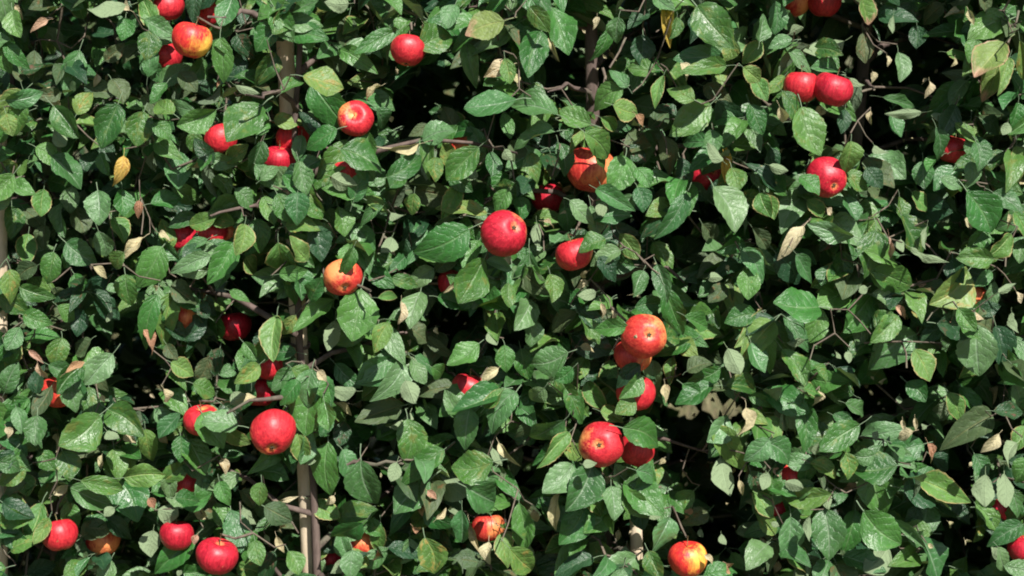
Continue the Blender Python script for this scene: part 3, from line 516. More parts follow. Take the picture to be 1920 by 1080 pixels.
# dark openings of the hedge: x, y, rx, ry (photo pixels), depth up to which they are open
HOLES = [(180, 60, 40, 40, .3), (840, 160, 85, 50, 1.05), (760, 215, 55, 50, .95), (1045, 130, 45, 60, .95), (1110, 120, 28, 75, .6), (1650, 110, 90, 90, 1.05), (1740, 110, 60, 60, 1.05), (1640, 250, 60, 60, .95),
 (1700, 260, 40, 30, .95), (1520, 60, 60, 40, .95), (1475, 290, 30, 60, .95), (1090, 395, 80, 30, .6), (1330, 400, 60, 34, .95), (1240, 470, 60, 60, .3), (1170, 545, 50, 40, .95), (1265, 700, 40, 40, .3),
 (1240, 745, 30, 34, 1.05), (460, 560, 70, 46, .95), (240, 665, 60, 60, .95), (280, 720, 50, 50, 1.05), (720, 560, 60, 40, .6), (850, 600, 60, 50, .95), (690, 850, 50, 34, 1.05), (700, 920, 60, 40, .95),
 (985, 880, 40, 60, .95), (1290, 850, 70, 40, 1.05), (1370, 930, 55, 55, 1.05), (1350, 1000, 60, 60, .95), (1640, 745, 60, 44, 1.05), (1800, 880, 36, 70, 1.05), (1840, 1000, 50, 80, 1.05), (1770, 1030, 40, 50, .95),
 (720, 985, 50, 28, .6), (1725, 495, 60, 34, 1.05), (610, 680, 40, 34, .6), (535, 570, 50, 34, .6), (440, 615, 50, 46, .95), (590, 890, 40, 60, .3), (1880, 480, 30, 50, .6), (70, 1030, 50, 30, .6),
 (250, 1035, 40, 40, .95), (480, 885, 30, 44, .6), (1560, 240, 40, 40, .95), (230, 130, 60, 30, .3), (900, 230, 50, 40, .6), (640, 150, 40, 40, .6), (720, 440, 40, 30, .3), (1690, 700, 40, 40, .95),
 (1520, 590, 70, 30, .6), (1335, 768, 84, 36, 9), (1700, 610, 36, 34, .8), (1865, 650, 30, 50, .8), (1485, 560, 40, 30, .8), (1760, 705, 44, 30, .8), (1225, 520, 40, 30, .8), (1400, 310, 34, 30, .8), (1900, 940, 30, 30, .8), (1860, 130, 50, 50, .6), (1180, 1020, 40, 40, .3), (1440, 590, 30, 20, .3), (450, 90, 40, 30, .3), (1060, 900, 30, 60, .3)]

# ------------------------------------------------------------------ placement of a leaf: unit frame + scale
def frame(base, axis, normal, length, width):
    y = axis.normalized(); z = (normal - y * normal.dot(y)).normalized(); x = y.cross(z)
    sx = width / 0.62
    return Matrix(((x.x * sx, y.x * length, z.x * length, base.x), (x.y * sx, y.y * length, z.y * length, base.y), (x.z * sx, y.z * length, z.z * length, base.z), (0, 0, 0, 1)))

TREES = [dict(px=-500), dict(px=20), dict(px=590), dict(px=1112), dict(px=1640), dict(px=2150)]
TREE_Y = 0.30
for t in TREES:
    t['x'] = at(t['px'], 540, TREE_Y).x
    t['leaves'] = []; t['spurs'] = []
def tree_of(x, jitter=0.0):
    x += random.uniform(-jitter, jitter)
    return min(TREES, key=lambda t: abs(t['x'] - x))

def view_px(p):
    d = p - CAM
    f = d.dot(CF)
    return 960 + d.dot(CR) / f * DIST * 1000, 540 - d.dot(CU) / f * DIST * 1000

apple_pts = []
for a in APPLES:
    # a fruit of which only a patch shows is full grown all the same, a little further in, with leaves lying round the patch
    big = max(a[2], 28 + a[2] * .15) if a[2] < 31 else a[2]
    p = at(a[0], a[1], a[3] + (.02 if big > a[2] else 0))
    s_ = scale_at(p); apple_pts.append((p, big * s_))
    if big <= a[2]: continue
    n_ = 6 if a[2] < 24 else 3; a0 = random.uniform(0, 6.28)
    for i in range(n_):
        q = a0 + i * 6.283 / 6 + random.uniform(-.2, .2)
        dist = a[2] * .80 + 17
        if any(b_ is not a and math.hypot(a[0] + math.cos(q) * dist - b_[0], a[1] + math.sin(q) * dist - b_[1]) < b_[2] + 16 for b_ in APPLES): continue
        f_ = p.y - big * s_ - random.uniform(.006, .02)
        c = at(a[0] + math.cos(q) * dist, a[1] + math.sin(q) * dist, f_)
        tan_ = Vector((-math.sin(q), 0, -math.cos(q))) * random.choice((-1, 1)) + Vector((random.uniform(-.3, .3), -.1, random.uniform(-.3, .3)))
        tan_.normalize(); L = random.uniform(.056, .070); base = c - tan_ * L * .5
        nrm = Vector((random.gauss(.12, .22), -.85, random.gauss(.4, .2))).normalized()
        tree_of(base.x)['leaves'].append(dict(M=frame(base, tan_, nrm, L, L * .55), kind=random.choice('gbgbyd'), size=L * L * .5, y=base.y, hero=True, base=base, px=view_px(c)))

# hero leaves, the ones the photograph shows one by one
for k, (bx, by, tx, ty, w, kind) in enumerate(HERO):
    rr = random.Random(k * 17 + 3)
    mx, my = (bx + tx) / 2, (by + ty) / 2
    gs = 1.05 if kind not in 'ctY' else 0.88
    bx, by, tx, ty = mx + (bx - mx) * gs, my + (by - my) * gs, mx + (tx - mx) * gs, my + (ty - my) * gs
    w *= 1.15 if kind not in 'ctY' else 0.88
    if any(a[2] < 23 and math.hypot(mx - a[0], my - a[1]) < a[2] * 1.0 for a in APPLES) or ((mx - 1335) / 75) ** 2 + ((my - 768) / 26) ** 2 < 1: continue
    hl = math.hypot(tx - bx, ty - by); tiny = hl < 40 and kind not in 'ctpY'
    if tiny and any(((mx - h[0]) / h[2]) ** 2 + ((my - h[1]) / h[3]) ** 2 < 1 for h in HOLES) and rr.random() < .6: continue
    if tiny:                                   # a scrap of a leaf mostly covered by its neighbours: full size, further in
        g2 = rr.uniform(44, 62) / hl; w = min(w * g2, 36)
        bx, by, tx, ty = mx + (bx - mx) * g2, my + (by - my) * g2, mx + (tx - mx) * g2, my + (ty - my) * g2
    dpt = rr.uniform(-0.05, 0.09)
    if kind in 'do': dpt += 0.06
    if min(abs(mx - 540 - (my - 140) * .045), 999) < 55: dpt = min(dpt, 0.03)
    if tiny: dpt += 0.07
    elif hl < 22: dpt += 0.05
    for i, a in enumerate(APPLES):
        dd = math.hypot(mx - a[0], my - a[1])
        if dd < a[2] * 1.15: dpt = min(dpt, a[3] - a[2] / 1000 * 1.0 - 0.012)
        elif dd < a[2] * 2.1: dpt = max(dpt, a[3] + 0.005) if a[3] < 0.06 and rr.random() < 0.7 else dpt
    p = at(bx, by, dpt); q = at(tx, ty, dpt)
    s = scale_at(p)
    d = q - p; L2 = d.length
    N = Vector((rr.gauss(0.15, 0.36), -0.80, rr.gauss(0.45, 0.32))).normalized()
    ay = -(N.x * d.x + N.z * d.z) / N.y
    lim = 0.5 * L2
    ay = max(-lim, min(lim, ay))
    axis = Vector((d.x, ay, d.z)); L = min(axis.length, .100)
    base = p - Vector((0, ay * 0.5, 0))
    side = axis.normalized().cross(N).normalized()
    wf = math.sqrt(max(0.2, 1 - side.dot(CF) ** 2))
    W = min(w * s / wf, L * 0.78)
    if kind == 'p': N = -N
    t = tree_of(base.x, 0.05)
    t['leaves'].append(dict(M=frame(base, axis, N, L, max(W, L * 0.22)), kind=kind, size=L * W, y=base.y, hero=True, base=base, px=(mx, my)))

# ------------------------------------------------------------------ filling leaves on spurs through the depth of the row
def in_hole(px, py, y):
    for hx, hy, rx, ry, dep in HOLES:
        if y < dep and ((px - hx) / rx) ** 2 + ((py - hy) / ry) ** 2 < 1: return True
    return False

def blocks_apple(p, px, py, rad):
    for (ap, ar), a in zip(apple_pts, APPLES):
        if p.y < ap.y + ar and math.hypot(px - a[0], py - a[1]) < a[2] * (0.95 if a[3] < .06 else 0.78) + rad * 500: return True
        if a[3] < 0.085:
            v = p - ap; k = v.dot(TO_SUN)
            if 0 < k < 1.5 and (v - TO_SUN * k).length < ar * 0.85 + rad * 0.4: return True
    return False

WINDOWS = [(537, 145, 24, 60), (576, 665, 26, 34), (578, 970, 30, 95), (1110, 120, 22, 65), (4, 472, 14, 34), (1194, 1030, 16, 32)]
win_pts = [at(x, y + dy, 0.11) for x, y, rx, ry in WINDOWS for dy in (-ry * .6, 0, ry * .6)]
def blocks_window(p, px, py, rad):
    for x, y, rx, ry in WINDOWS:
        if p.y < 0.16 and abs(px - x) < rx + rad * 300 and abs(py - y) < ry + rad * 300: return True
    for c in win_pts:
        v = p - c; k = v.dot(TO_SUN)
        if 0 < k < 1.2 and (v - TO_SUN * k).length < 0.035 + rad * 0.5: return True
    return False

from mathutils import noise as mn
def fill(n, ylo, yhi, zlo, zhi, xlo, xhi, lod, size):
    for _ in range(n):
        c = Vector((random.uniform(xlo, xhi), random.uniform(ylo, yhi), random.uniform(zlo, zhi)))
        if c.y < 0.30 and mn.noise(Vector((c.x * 7.5, c.y * 4, c.z * 7.5))) > 0.16: continue     # the foliage grows in clumps
        t = tree_of(c.x, 0.06)
        px, py = view_px(c)
        szf = size * (0.78 if px < 520 else 1.0)
        m = random.choice((4, 5, 5, 6, 7))
        a0 = random.uniform(0, 6.28)
        kind0 = random.choices('gbydo', (40, 26, 10, 14, 10))[0]
        kept = 0; droop = random.uniform(-.4, .2)
        for i in range(m):
            a = a0 + i * 2.4 + random.uniform(-.3, .3)
            out = Vector((math.cos(a), math.sin(a) * 0.8 - 0.35, random.uniform(-0.6, 0.35) + droop)).normalized()
            L = szf * random.uniform(0.7, 1.25)
            base = c + out * L * 0.3
            mid = base + out * L * 0.5
            mpx, mpy = view_px(mid)
            if in_hole(mpx, mpy, mid.y) or blocks_apple(mid, mpx, mpy, L * 0.5) or blocks_window(mid, mpx, mpy, L * 0.5): continue
            nrm = Vector((random.gauss(0.1, .4), random.gauss(-0.55, .35), random.gauss(0.6, .35))).normalized()
            r = random.random()
            kind = kind0 if r < .5 else random.choices('gbydopctY', (40, 28, 8, 12, 12, 5, 4.0, 1.4, 0))[0]
            if kind == 'p': nrm = -nrm
            if kind in 'ct': L *= random.uniform(.25, .6)
            kept += 1
            t['leaves'].append(dict(M=frame(base, out, nrm, L, L * random.uniform(.48, .68)), kind=kind, size=L * L * .5, y=mid.y, hero=False, base=base, px=(mpx, mpy), lod=lod))
        if kept > 1: t['spurs'].append(c)

X0, X1 = -1.75, 1.6
for _ in range(420):                                # pale dry scraps in the openings, coloured to stand in for flecks of sunlight
    h_ = random.choice(HOLES)
    c = at(h_[0] + random.gauss(0, h_[2]), h_[1] + random.gauss(0, h_[3]), random.uniform(.10, .5)); t = tree_of(c.x); L = random.uniform(.005, .015)
    px, py = view_px(c)
    if any(math.hypot(px - a_[0], py - a_[1]) < a_[2] + 4 for a_ in APPLES): continue
    out = Vector((random.gauss(0, 1), random.gauss(0, 1), random.gauss(0, 1))).normalized(); nrm = Vector((random.gauss(.1, .5), -.7, .6)).normalized()
    t['leaves'].append(dict(M=frame(c, out, nrm, L, L * .6), kind=random.choice('ccp'), size=L * L * .1, y=c.y, hero=False, base=c, px=(px, py), lod=1))
def cover(pxa, pya, pxb, pyb, n, kinds='gbgbdgy'):
    for i in range(n):
        f = random.random(); x = pxa + (pxb - pxa) * f + random.uniform(-34, 34); y = pya + (pyb - pya) * f
        c = at(x, y, random.uniform(-.01, .055)); t = tree_of(c.x)
        a = random.uniform(0, 6.28); L = random.uniform(.050, .078)
        out = Vector((math.cos(a), -.3, math.sin(a) - .4)).normalized(); base = c - out * L * .4
        nrm = Vector((random.gauss(.15, .35), -.8, random.gauss(.5, .3))).normalized(); mx, my = view_px(base + out * L * .5)
        if any(math.hypot(mx - a_[0], my - a_[1]) < a_[2] + 16 for a_ in APPLES) or any(abs(mx - w_[0]) < w_[2] + 14 and abs(my - w_[1]) < w_[3] + 18 for w_ in WINDOWS): continue
        t['leaves'].append(dict(M=frame(base, out, nrm, L, L * random.uniform(.5, .66)), kind=random.choice(kinds), size=L * L * .5, y=base.y, hero=True, base=base, px=(mx, my)))
cover(545, 205, 572, 625, 36); cover(575, 715, 583, 860, 12); cover(540, -40, 538, 80, 18); cover(585, 1060, 590, 1120, 5)
cover(4, -20, 4, 425, 22); cover(4, 520, 4, 1100, 30); cover(1110, 190, 1118, 700, 10); cover(1190, 900, 1194, 985, 6); cover(1192, 1060, 1194, 1110, 4)
fill(1250, 0.06, 0.28, 0.35, 1.75, -1.25, 1.25, 1, 0.074)
fill(1350, 0.26, 0.60, 0.20, 1.95, X0, X1, 1, 0.075)
fill(1800, 0.60, 1.10, 0.12, 2.0, X0, X1, 2, 0.085)
fill(2000, 1.00, 1.40, 0.10, 1.72, X0 - .15, X1 + .15, 2, 0.105)
fill(420, 0.10, 0.45, 1.70, 2.25, X0, X1, 2, 0.075)
fill(160, 0.05, 0.40, 0.15, 0.45, X0, X1, 2, 0.075)
fill(150, 0.0, 0.30, 0.4, 1.8, 1.2, X1, 2, 0.075)
fill(200, 0.0, 0.30, 0.4, 1.8, X0, -1.2, 2, 0.075)

# ------------------------------------------------------------------ setting
def ground_material():
    m, n, l = mat('orchard_ground')
    out = n.new('ShaderNodeOutputMaterial'); p = n.new('ShaderNodeBsdfPrincipled')
    tc = n.new('ShaderNodeTexCoord')
    a = noise(n, l, tc.outputs['Object'], 1.2, 5, 0.6); b = noise(n, l, tc.outputs['Object'], 30, 5, 0.7)
    c = mixc(n, l, ramp(n, l, b, [(0.35, 0.0), (0.65, 1.0)]), (0.10, 0.085, 0.05), (0.20, 0.17, 0.09))
    c = mixc(n, l, ramp(n, l, a, [(0.4, 0.0), (0.6, 0.8)]), c, (0.07, 0.10, 0.03))
    l.new(c, p.inputs['Base Color']); p.inputs['Roughness'].default_value = 0.95
    bu = n.new('ShaderNodeBump'); bu.inputs['Distance'].default_value = 0.03; l.new(b, bu.inputs['Height']); l.new(bu.outputs[0], p.inputs['Normal'])
    l.new(p.outputs[0], out.inputs[0])
    return m
g = 24
gv, gf = [], []
xs = np.concatenate([[-200, -60, -20, -8], np.linspace(-4, 4, g + 1), [8, 20, 60, 200]])
for yy in xs:
    for xx in xs:
        gv.append((xx, yy + 1.0, 0.0 if max(abs(xx), abs(yy)) > 4 else 0.02 * math.sin(xx * 5.1 + yy * 2.3) * math.sin(yy * 4.3)))
Wn = len(xs)
for j in range(Wn - 1):
    for i in range(Wn - 1): gf.append((j * Wn + i, j * Wn + i + 1, (j + 1) * Wn + i + 1, (j + 1) * Wn + i))
tag(obj('ground', mesh_from('ground', gv, gf, [ground_material()])), kind='structure', label='dry grassy orchard ground below and behind the hedge of apple trees')
# grass of the alley
def grass_material():
    m, n, l = mat('dry_grass')
    out = n.new('ShaderNodeOutputMaterial'); p = n.new('ShaderNodeBsdfPrincipled'); ge = n.new('ShaderNodeNewGeometry')
    l.new(ramp(n, l, ge.outputs['Random Per Island'], [(0, (0.07, 0.10, 0.03)), (0.5, (0.15, 0.15, 0.07)), (1, (0.27, 0.23, 0.13))]), p.inputs['Base Color'])
    p.inputs['Roughness'].default_value = 0.7
    l.new(p.outputs[0], out.inputs[0]); return m
nb = 40000
bx = rng.uniform(-2.6, 3.2, nb); by = rng.uniform(0.4, 5.0, nb); h = rng.uniform(0.03, 0.11, nb); an = rng.uniform(0, 6.28, nb)
wv = np.stack([np.cos(an), np.sin(an), np.zeros(nb)], 1) * 0.004
bs_ = np.stack([bx, by, np.full(nb, -0.02)], 1)
ln = np.stack([rng.normal(0, .35, nb) * h, rng.normal(0, .35, nb) * h, h + 0.03], 1)
V = np.stack([bs_ - wv, bs_ + wv, bs_ + ln * .6 + wv * .7, bs_ + ln], 1).reshape(-1, 3)
F = np.arange(nb * 4).reshape(-1, 4)
tag(obj('grass', mesh_from('grass', V, F, [grass_material()], smooth=False)), kind='stuff', cat='grass', label='dry pale grass in the alley behind the hedge of apple trees')

# ------------------------------------------------------------------ trees
def bulk_leaves(items, org):
    """joins leaves (matrix, kind, lod) to one mesh"""
    Vs, Fs, Us, Ms, n0 = [], [], [], [], 0
    for k, it in enumerate(items):
        lib = DRY if it['kind'] in 'ct' else COARSE if it.get('lod', 1) == 2 else MIDL
        v, f, uv = lib[k * 7 % len(lib)]
        M = np.array(it['M'], dtype=np.float32)
        Vs.append(v @ M[:3, :3].T + M[:3, 3] - org); Fs.append(f + n0); Us.append(uv); n0 += len(v)
        Ms.append(np.full(len(f), KINDS.index(it['kind'])))
    return mesh_from('foliage', np.concatenate(Vs), np.concatenate(Fs), [LM[k] for k in KINDS], np.concatenate(Us), np.concatenate(Ms))

def bark_tube(pts, rads, seed, sides=10):
    r = random.Random(seed); V, F = tube(pts, rads, sides)
    V = [(x + r.uniform(-1, 1) * .0014, y + r.uniform(-1, 1) * .0014, z) for x, y, z in V]
    return V, F

TL = {20: 'apple tree at the left edge with small dense leaves beside a pale stake',
      590: 'apple tree whose thin dark trunk is tied beside the pale stake left of centre',
      1112: 'apple tree in the middle with a dark bare trunk showing near the top',
      1640: 'apple tree on the right with large glossy leaves round black gaps',
      -500: 'apple tree continuing the row past the left edge',
      2150: 'apple tree continuing the row past the right edge'}
GRP = 'apple trees grown into one hedge'
TRUNK_LINE = {590: [(600, 1400), (597, 1150), (592, 1000), (587, 900), (574, 760), (562, 650), (556, 400), (553, 230), (562, 100), (574, -200), (585, -700)],
              1112: [(1135, 1400), (1130, 1000), (1122, 700), (1116, 400), (1110, 150), (1107, 0), (1105, -300), (1103, -700)]}
twig_n = 0
for ti, t in enumerate(TREES):
    root = bpy.data.objects.new('apple_tree', None); C.objects.link(root)
    root.location = (t['x'], TREE_Y, 0); root.empty_display_size = 0.2
    tag(root, TL[t['px']], 'tree', GRP)
    org = Vector(root.location)
    rr = random.Random(50 + ti)
    line = TRUNK_LINE.get(t['px'])
    if line:
        ty_ = 0.085 if t['px'] == 590 else 0.24
        pts = [at(a, b, ty_) for a, b in line]
    else:
        pts = [Vector((t['x'] + (-.03 if ti == 4 else 0) + 0.03 * math.sin(z * 2 + ti), TREE_Y + .14 + 0.02 * math.sin(z * 3), z)) for z in np.linspace(0.05, 2.2, 10)]
    pts = [Vector((pts[0].x, pts[0].y, 0.0 - 0.05))] + [p for p in pts if p.z > 0.06]
    n = len(pts)
    tr = [max(0.005, (0.0095 if t['px'] == 590 else 0.020) * (1 - 0.55 * i / (n - 1))) for i in range(n)]; tr[0] = 0.028
    obj('trunk', mesh_from('trunk', *bark_tube([p - org for p in pts], tr, ti), [M_BARK]), root)
    # limbs all round the trunk
    knots = []
    def trunk_at(z):
        for i in range(n - 1):
            if pts[i].z <= z <= pts[i + 1].z:
                k = (z - pts[i].z) / max(1e-6, pts[i + 1].z - pts[i].z); return pts[i].lerp(pts[i + 1], k)
        return pts[-1].copy()
    for b in range(26):
        z = 0.28 + b * 0.072
        a = b * 2.4 + rr.uniform(-.4, .4)
        L = rr.uniform(0.32, 0.5)
        dx, dy = math.cos(a) * 0.85, math.sin(a) * 0.9 + 0.12
        if dy < 0: L *= 0.62
        o0 = trunk_at(z)
        bp = [o0 + Vector((dx * L * s + rr.gauss(0, .008), dy * L * s + rr.gauss(0, .008), L * (0.55 * s - 0.42 * s * s) + rr.gauss(0, .006))) for s in (0, .18, .38, .6, .8, 1)]
        bp[0] = o0
        r0 = rr.uniform(.0055, .0085)
        obj('branch', mesh_from('branch', *bark_tube([p - org for p in bp], [r0 * (1 - .7 * s / 5) for s in range(6)], b + 40 * ti, 6), [M_BARK]), root)
        knots += bp[1:]
    dense = []
    for q in range(0, len(knots) - 1):
        if (knots[q] - knots[q + 1]).length < .2:
            dense += [knots[q].lerp(knots[q + 1], f) for f in (0, .33, .66)]
    for q in range(len(pts) - 1):
        dense += [pts[q].lerp(pts[q + 1], f) for f in np.linspace(0, 1, 10)]
    t['K'] = np.array([tuple(k) for k in dense]); tw = Pile()
    def twig_to(c, r0=.0022, t=t, tw=tw, org=org, rr=rr, most=.22):
        """grows a twig from the nearest wood already there; its end becomes wood for the next"""
        K = t['K']
        d = np.linalg.norm(K - np.array(c), axis=1) + 0.9 * np.maximum(0, c[1] - K[:, 1])
        k = Vector(K[int(np.argmin(d))]); c = Vector(c); L = (c - k).length
        if L > most or L < .004: return
        j = L * .12
        mid = k.lerp(c, .5) + Vector((rr.gauss(0, j), rr.gauss(0, j) + L * .1, rr.gauss(0, j) - L * .12))
        for q in (k, k.lerp(mid, .5), mid, mid.lerp(c, .5), c):
            px, py = view_px(q)
            if any(q.y < a[3] + .02 and math.hypot(px - a[0], py - a[1]) < a[2] * .95 for a in APPLES): return
        tw.add(tube([p - org for p in (k, mid, c)], [r0 * 1.4, r0 * 1.15, r0], 4, False))
        t['K'] = np.vstack([K, [tuple(mid)], [tuple(c)]])
    base_d = lambda c: float(np.min(np.linalg.norm(t['K'] - np.array(c), axis=1)))
    for c in sorted(t['spurs'], key=base_d):
        px, py = view_px(c)
        if not in_hole(px, py, c.y) and not any(math.hypot(px - a[0], py - a[1]) < a[2] and c.y < a[3] + .04 for a in APPLES): twig_to(c)
    for it in t['leaves']:
        if it['hero'] and rr.random() < .45:
            M = it['M']; c = it['base'] - Vector((M[0][1], M[1][1], M[2][1])) * 0.27
            twig_to(c, .0013, most=.12)
    t['twig_to'] = twig_to
    # pale young shoots seen against the dark
    for (x0, y0, x1, y1, w) in ((1173, 70, 1143, 127, 5), (1130, 128, 1132, 166, 7), (1620, 643, 1766, 643, 4), (1605, 455, 1610, 520, 5), (1700, 430, 1775, 500, 4), (265, 375, 265, 440, 3), (945, 275, 965, 340, 4),
                                (605, 500, 604, 550, 5), (1010, 420, 1020, 470, 3), (1285, 20, 1230, 60, 3), (1050, 270, 1035, 330, 4), (1240, 245, 1250, 290, 3), (1060, 730, 1060, 800, 4), (1690, 640, 1700, 690, 4),
                                (1880, 440, 1885, 500, 4), (1475, 95, 1490, 60, 4), (930, 600, 900, 660, 4), (1510, 840, 1505, 870, 4), (525, 960, 560, 1000, 4), (1910, 20, 1890, 80, 5), (1850, 70, 1915, 40, 4)):
        p, q = at(x0, y0, 0.07), at(x1, y1, 0.05)
        if tree_of(p.x) is t:
            m_ = p.lerp(q, .5) + Vector((.004, 0, .003)); w *= .0005
            tw.add(tube([v - org for v in (p, m_, q)], [w, w * .9, w * .8], 5))
    t['root'] = root; t['tw'] = tw; t['org'] = org

# leaves: the 300 of each tree that show largest are parts, the rest is one part of kind stuff
nleaf = 0
for t in TREES:
    root, org = t['root'], t['org']
    inview = lambda it: -30 < it['px'][0] < 1950 and -30 < it['px'][1] < 1110
    for it in t['leaves']:
        it['score'] = (it['size'] * (3.0 if it['hero'] else 1.0) * max(0.05, 1 - it['y'] * 2.2)) if inview(it) else -1
    L = sorted(t['leaves'], key=lambda i: -i['score'])
    top = [i for i in L if i['score'] > 0][:299]
    rest = L[len(top):]
    for it in top:
        lib = DRY_ME if it['kind'] in 'ctY' and not it.get('flat') else FINE_ME
        me = lib[nleaf * 5 % len(lib)]; nleaf += 1
        o = obj('leaf', me, root)
        M = it['M'].copy()
        M.translation = M.translation - org
        o.matrix_basis = M
        if it['kind'] != 'g':
            o.material_slots[0].link = 'OBJECT'; o.material_slots[0].material = LM[it['kind']]
        if it['kind'] in LEAF_LABEL: o['label'] = LEAF_LABEL[it['kind']]
    tag(obj('foliage', bulk_leaves(rest, np.array(org)), root), kind='stuff')

# ------------------------------------------------------------------ stakes
def stake(name, line, y, r, label, top):
    ps = [at(a, b, y) for a, b in line]
    d = (ps[1] - ps[0]).normalized()
    lo = ps[0] + d * ((-0.1 - ps[0].z) / d.z); hi = at(*top, y)
    root = bpy.data.objects.new(name, None); C.objects.link(root); root.location = (lo.x, lo.y, 0)
    tag(root, label, 'stake', 'wooden stakes of the apple trees')
    k = 14
    pts = [lo.lerp(hi, i / (k - 1)) for i in range(k)]
    rr = random.Random(int(top[0]))
    V, F = tube([p - Vector(root.location) for p in pts], [r * (1 + rr.uniform(-.03, .03)) for _ in pts], 12)
    obj('post', mesh_from('post', V, F, [M_STAKE]), root)
    tp = lo.lerp(hi, 0.62)
    ring = [tp - Vector(root.location) + Vector((math.cos(q) * (r * 1.25), -0.0 + math.sin(q) * (r * 1.25) - .004, 0.004 * math.sin(q * 2))) for q in np.linspace(0, 2 * PI, 13)]
    V, F = tube(ring, .003, 5)
    obj('tie', mesh_from('tie', V, F, [M_BARK]), root)
stake('tree_stake', [(578, 1000), (537, 140)], 0.125, .0165, 'round pale wooden stake standing behind the thin trunk left of centre', (533, 52))
stake('tree_stake', [(2, 1000), (1, 400)], 0.12, .013, 'pale stake just showing at the left edge of the hedge', (0, 200))
stake('tree_stake', [(1194, 1050), (1190, 900)], 0.16, .013, 'thin tan stake low in the middle beneath the two touching red apples', (1188, 800))

# ------------------------------------------------------------------ apples
def fruit_mesh(seed):
    r = random.Random(seed); nt, nph = 22, 30
    asp = r.uniform(.84, .93); lob = r.uniform(.02, .045); sk = r.uniform(-.12, .12)
    V, F = [], []
    for i in range(nt + 1):
        th = PI * i / nt; th = min(max(th, .02), PI - .02)
        for j in range(nph):
            ph = 2 * PI * j / nph
            rad = math.sin(th) ** .93 * (1 + .09 * math.cos(th)) * (1 + lob * math.cos(5 * ph + seed) * (0.35 + .65 * (th / PI) ** 3))
            z = asp * math.cos(th) - .30 * math.exp(-(th / .33) ** 2) + .17 * math.exp(-((PI - th) / .27) ** 2) + sk * rad * math.cos(ph)
            V.append((rad * math.cos(ph), rad * math.sin(ph), z))
    for i in range(nt):
        for j in range(nph):
            j2 = (j + 1) % nph; F.append((i * nph + j, (i + 1) * nph + j, (i + 1) * nph + j2, i * nph + j2))
    return mesh_from('fruit', V, F, [AM['red']]), asp
def calyx_mesh(asp):
    P = Pile(); zb = -asp + .14
    for k in range(5):
        a = k * 1.2566
        P.add(tube([(0, 0, zb + .03), (.05 * math.cos(a), .05 * math.sin(a), zb - .05), (.10 * math.cos(a + .2), .10 * math.sin(a + .2), zb - .06), (.12 * math.cos(a + .5), .12 * math.sin(a + .5), zb + .0)], [.035, .03, .02, .006], 4))
    P.add(tube([(0, 0, zb + .06), (0, 0, zb - .01)], [.07, .05], 8))
    return P.mesh('calyx', [M_CALYX])
def stem_mesh(asp, r):
    return mesh_from('stem', *tube([(0, 0, asp - .36), (r * .3, .02, asp - .05), (r, .05, asp + .28)], [.030, .024, .034], 6), [M_STEM])
FR = [fruit_mesh(s) for s in range(4)]
CX = [calyx_mesh(a) for _, a in FR]; SM = [stem_mesh(a, r) for (_, a), r in zip(FR, (.06, -.08, .1, -.03))]
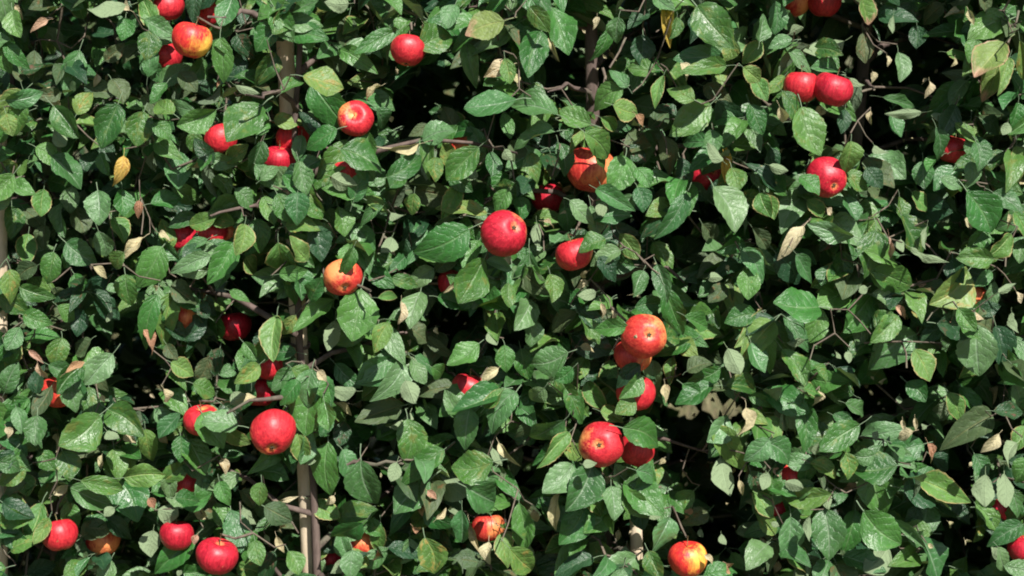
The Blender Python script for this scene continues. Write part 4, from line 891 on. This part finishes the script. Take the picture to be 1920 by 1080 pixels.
for i, (a, (p, rad)) in enumerate(zip(APPLES, apple_pts)):
    rr = random.Random(900 + i)
    ax = a[5].split()
    if ax[0] == 'c':
        dx, dy = float(ax[1]), float(ax[2]); dz = math.sqrt(max(.05, 1 - dx * dx - dy * dy))
        cal = CR * dx + CU * dy - CF * dz; zax = -cal
    elif ax[0] == 's': zax = (CR * -.05 + CU * .25 - CF * .95)
    else: zax = Vector((rr.uniform(-.3, .3), rr.uniform(-.1, .35), 1))
    zax = zax.normalized()
    yel = {'two': Vector((.95, -.40, .30)), 'orange': Vector((rr.uniform(-.3, .8), -.5, .3)), 'red': Vector((rr.uniform(-1, 1), .7, -.2)), 'crimson': Vector((rr.uniform(-.5, .5), 1, -.3))}[a[4]]
    if i == 40: yel = Vector((.7, -.6, .5))
    xax = (yel - zax * yel.dot(zax)).normalized(); yax = zax.cross(xax)
    root = bpy.data.objects.new('apple', None); C.objects.link(root); root.location = p; root.empty_display_size = .03
    root.rotation_mode = 'QUATERNION'
    root.rotation_quaternion = Matrix((xax, yax, zax)).transposed().to_quaternion()
    root.scale = (rad / 1.0,) * 3
    tag(root, a[6], 'apple', 'apples hanging in the hedge')
    k = i % 4
    o = obj('fruit', FR[k][0], root); o.material_slots[0].link = 'OBJECT'; o.material_slots[0].material = AM[a[4]]
    obj('calyx', CX[k], root); obj('stem', SM[k], root)
    t = tree_of(p.x)
    if ax[0] != 's': t['twig_to'](p + zax * rad * (FR[k][1] + .25), .0022)
for t in TREES:
    tag(obj('twigs', t['tw'].mesh('twigs', [M_TWIG]), t['root']), kind='stuff')

# ------------------------------------------------------------------ the next row of the orchard, across the alley
rr = random.Random(5)
its = []
for _ in range(1900):
    c = Vector((rr.uniform(-.62, .62), rr.gauss(0, .28), rr.uniform(.15, 2.7)))
    out = Vector((rr.gauss(0, 1), rr.gauss(-.3, 1), rr.gauss(-.3, .6))).normalized()
    L = rr.uniform(.07, .10)
    its.append(dict(M=frame(c, out, Vector((rr.gauss(0, .4), -.5, .7)), L, L * .6), kind=rr.choices('gbydo', (40, 20, 8, 20, 12))[0], lod=2))
bm_ = bulk_leaves(its, np.zeros(3))
trk = mesh_from('trunk', *bark_tube([(0, 0, -.05), (.02, 0, .8), (-.01, .01, 1.6), (0, 0, 2.5)], [.03, .024, .018, .008], 3), [M_BARK])
for k in range(6):
    x = -2.75 + k * 1.1
    r0 = bpy.data.objects.new('apple_tree', None); C.objects.link(r0); r0.location = (x, 4.3 + .1 * (k % 2), 0)
    r0.rotation_euler = (0, 0, rr.choice((0.06, -0.1, .15)))
    tag(r0, 'leafy apple tree of the next row behind the hedge, %s from the left' % ('first', 'second', 'third', 'fourth', 'fifth', 'last')[k], 'tree', 'apple trees of the next row')
    obj('trunk', trk, r0)
    tag(obj('foliage', bm_, r0), kind='stuff')
print('leaf parts', nleaf, 'all leaves', sum(len(t['leaves']) for t in TREES), 'heroes', len(HERO))
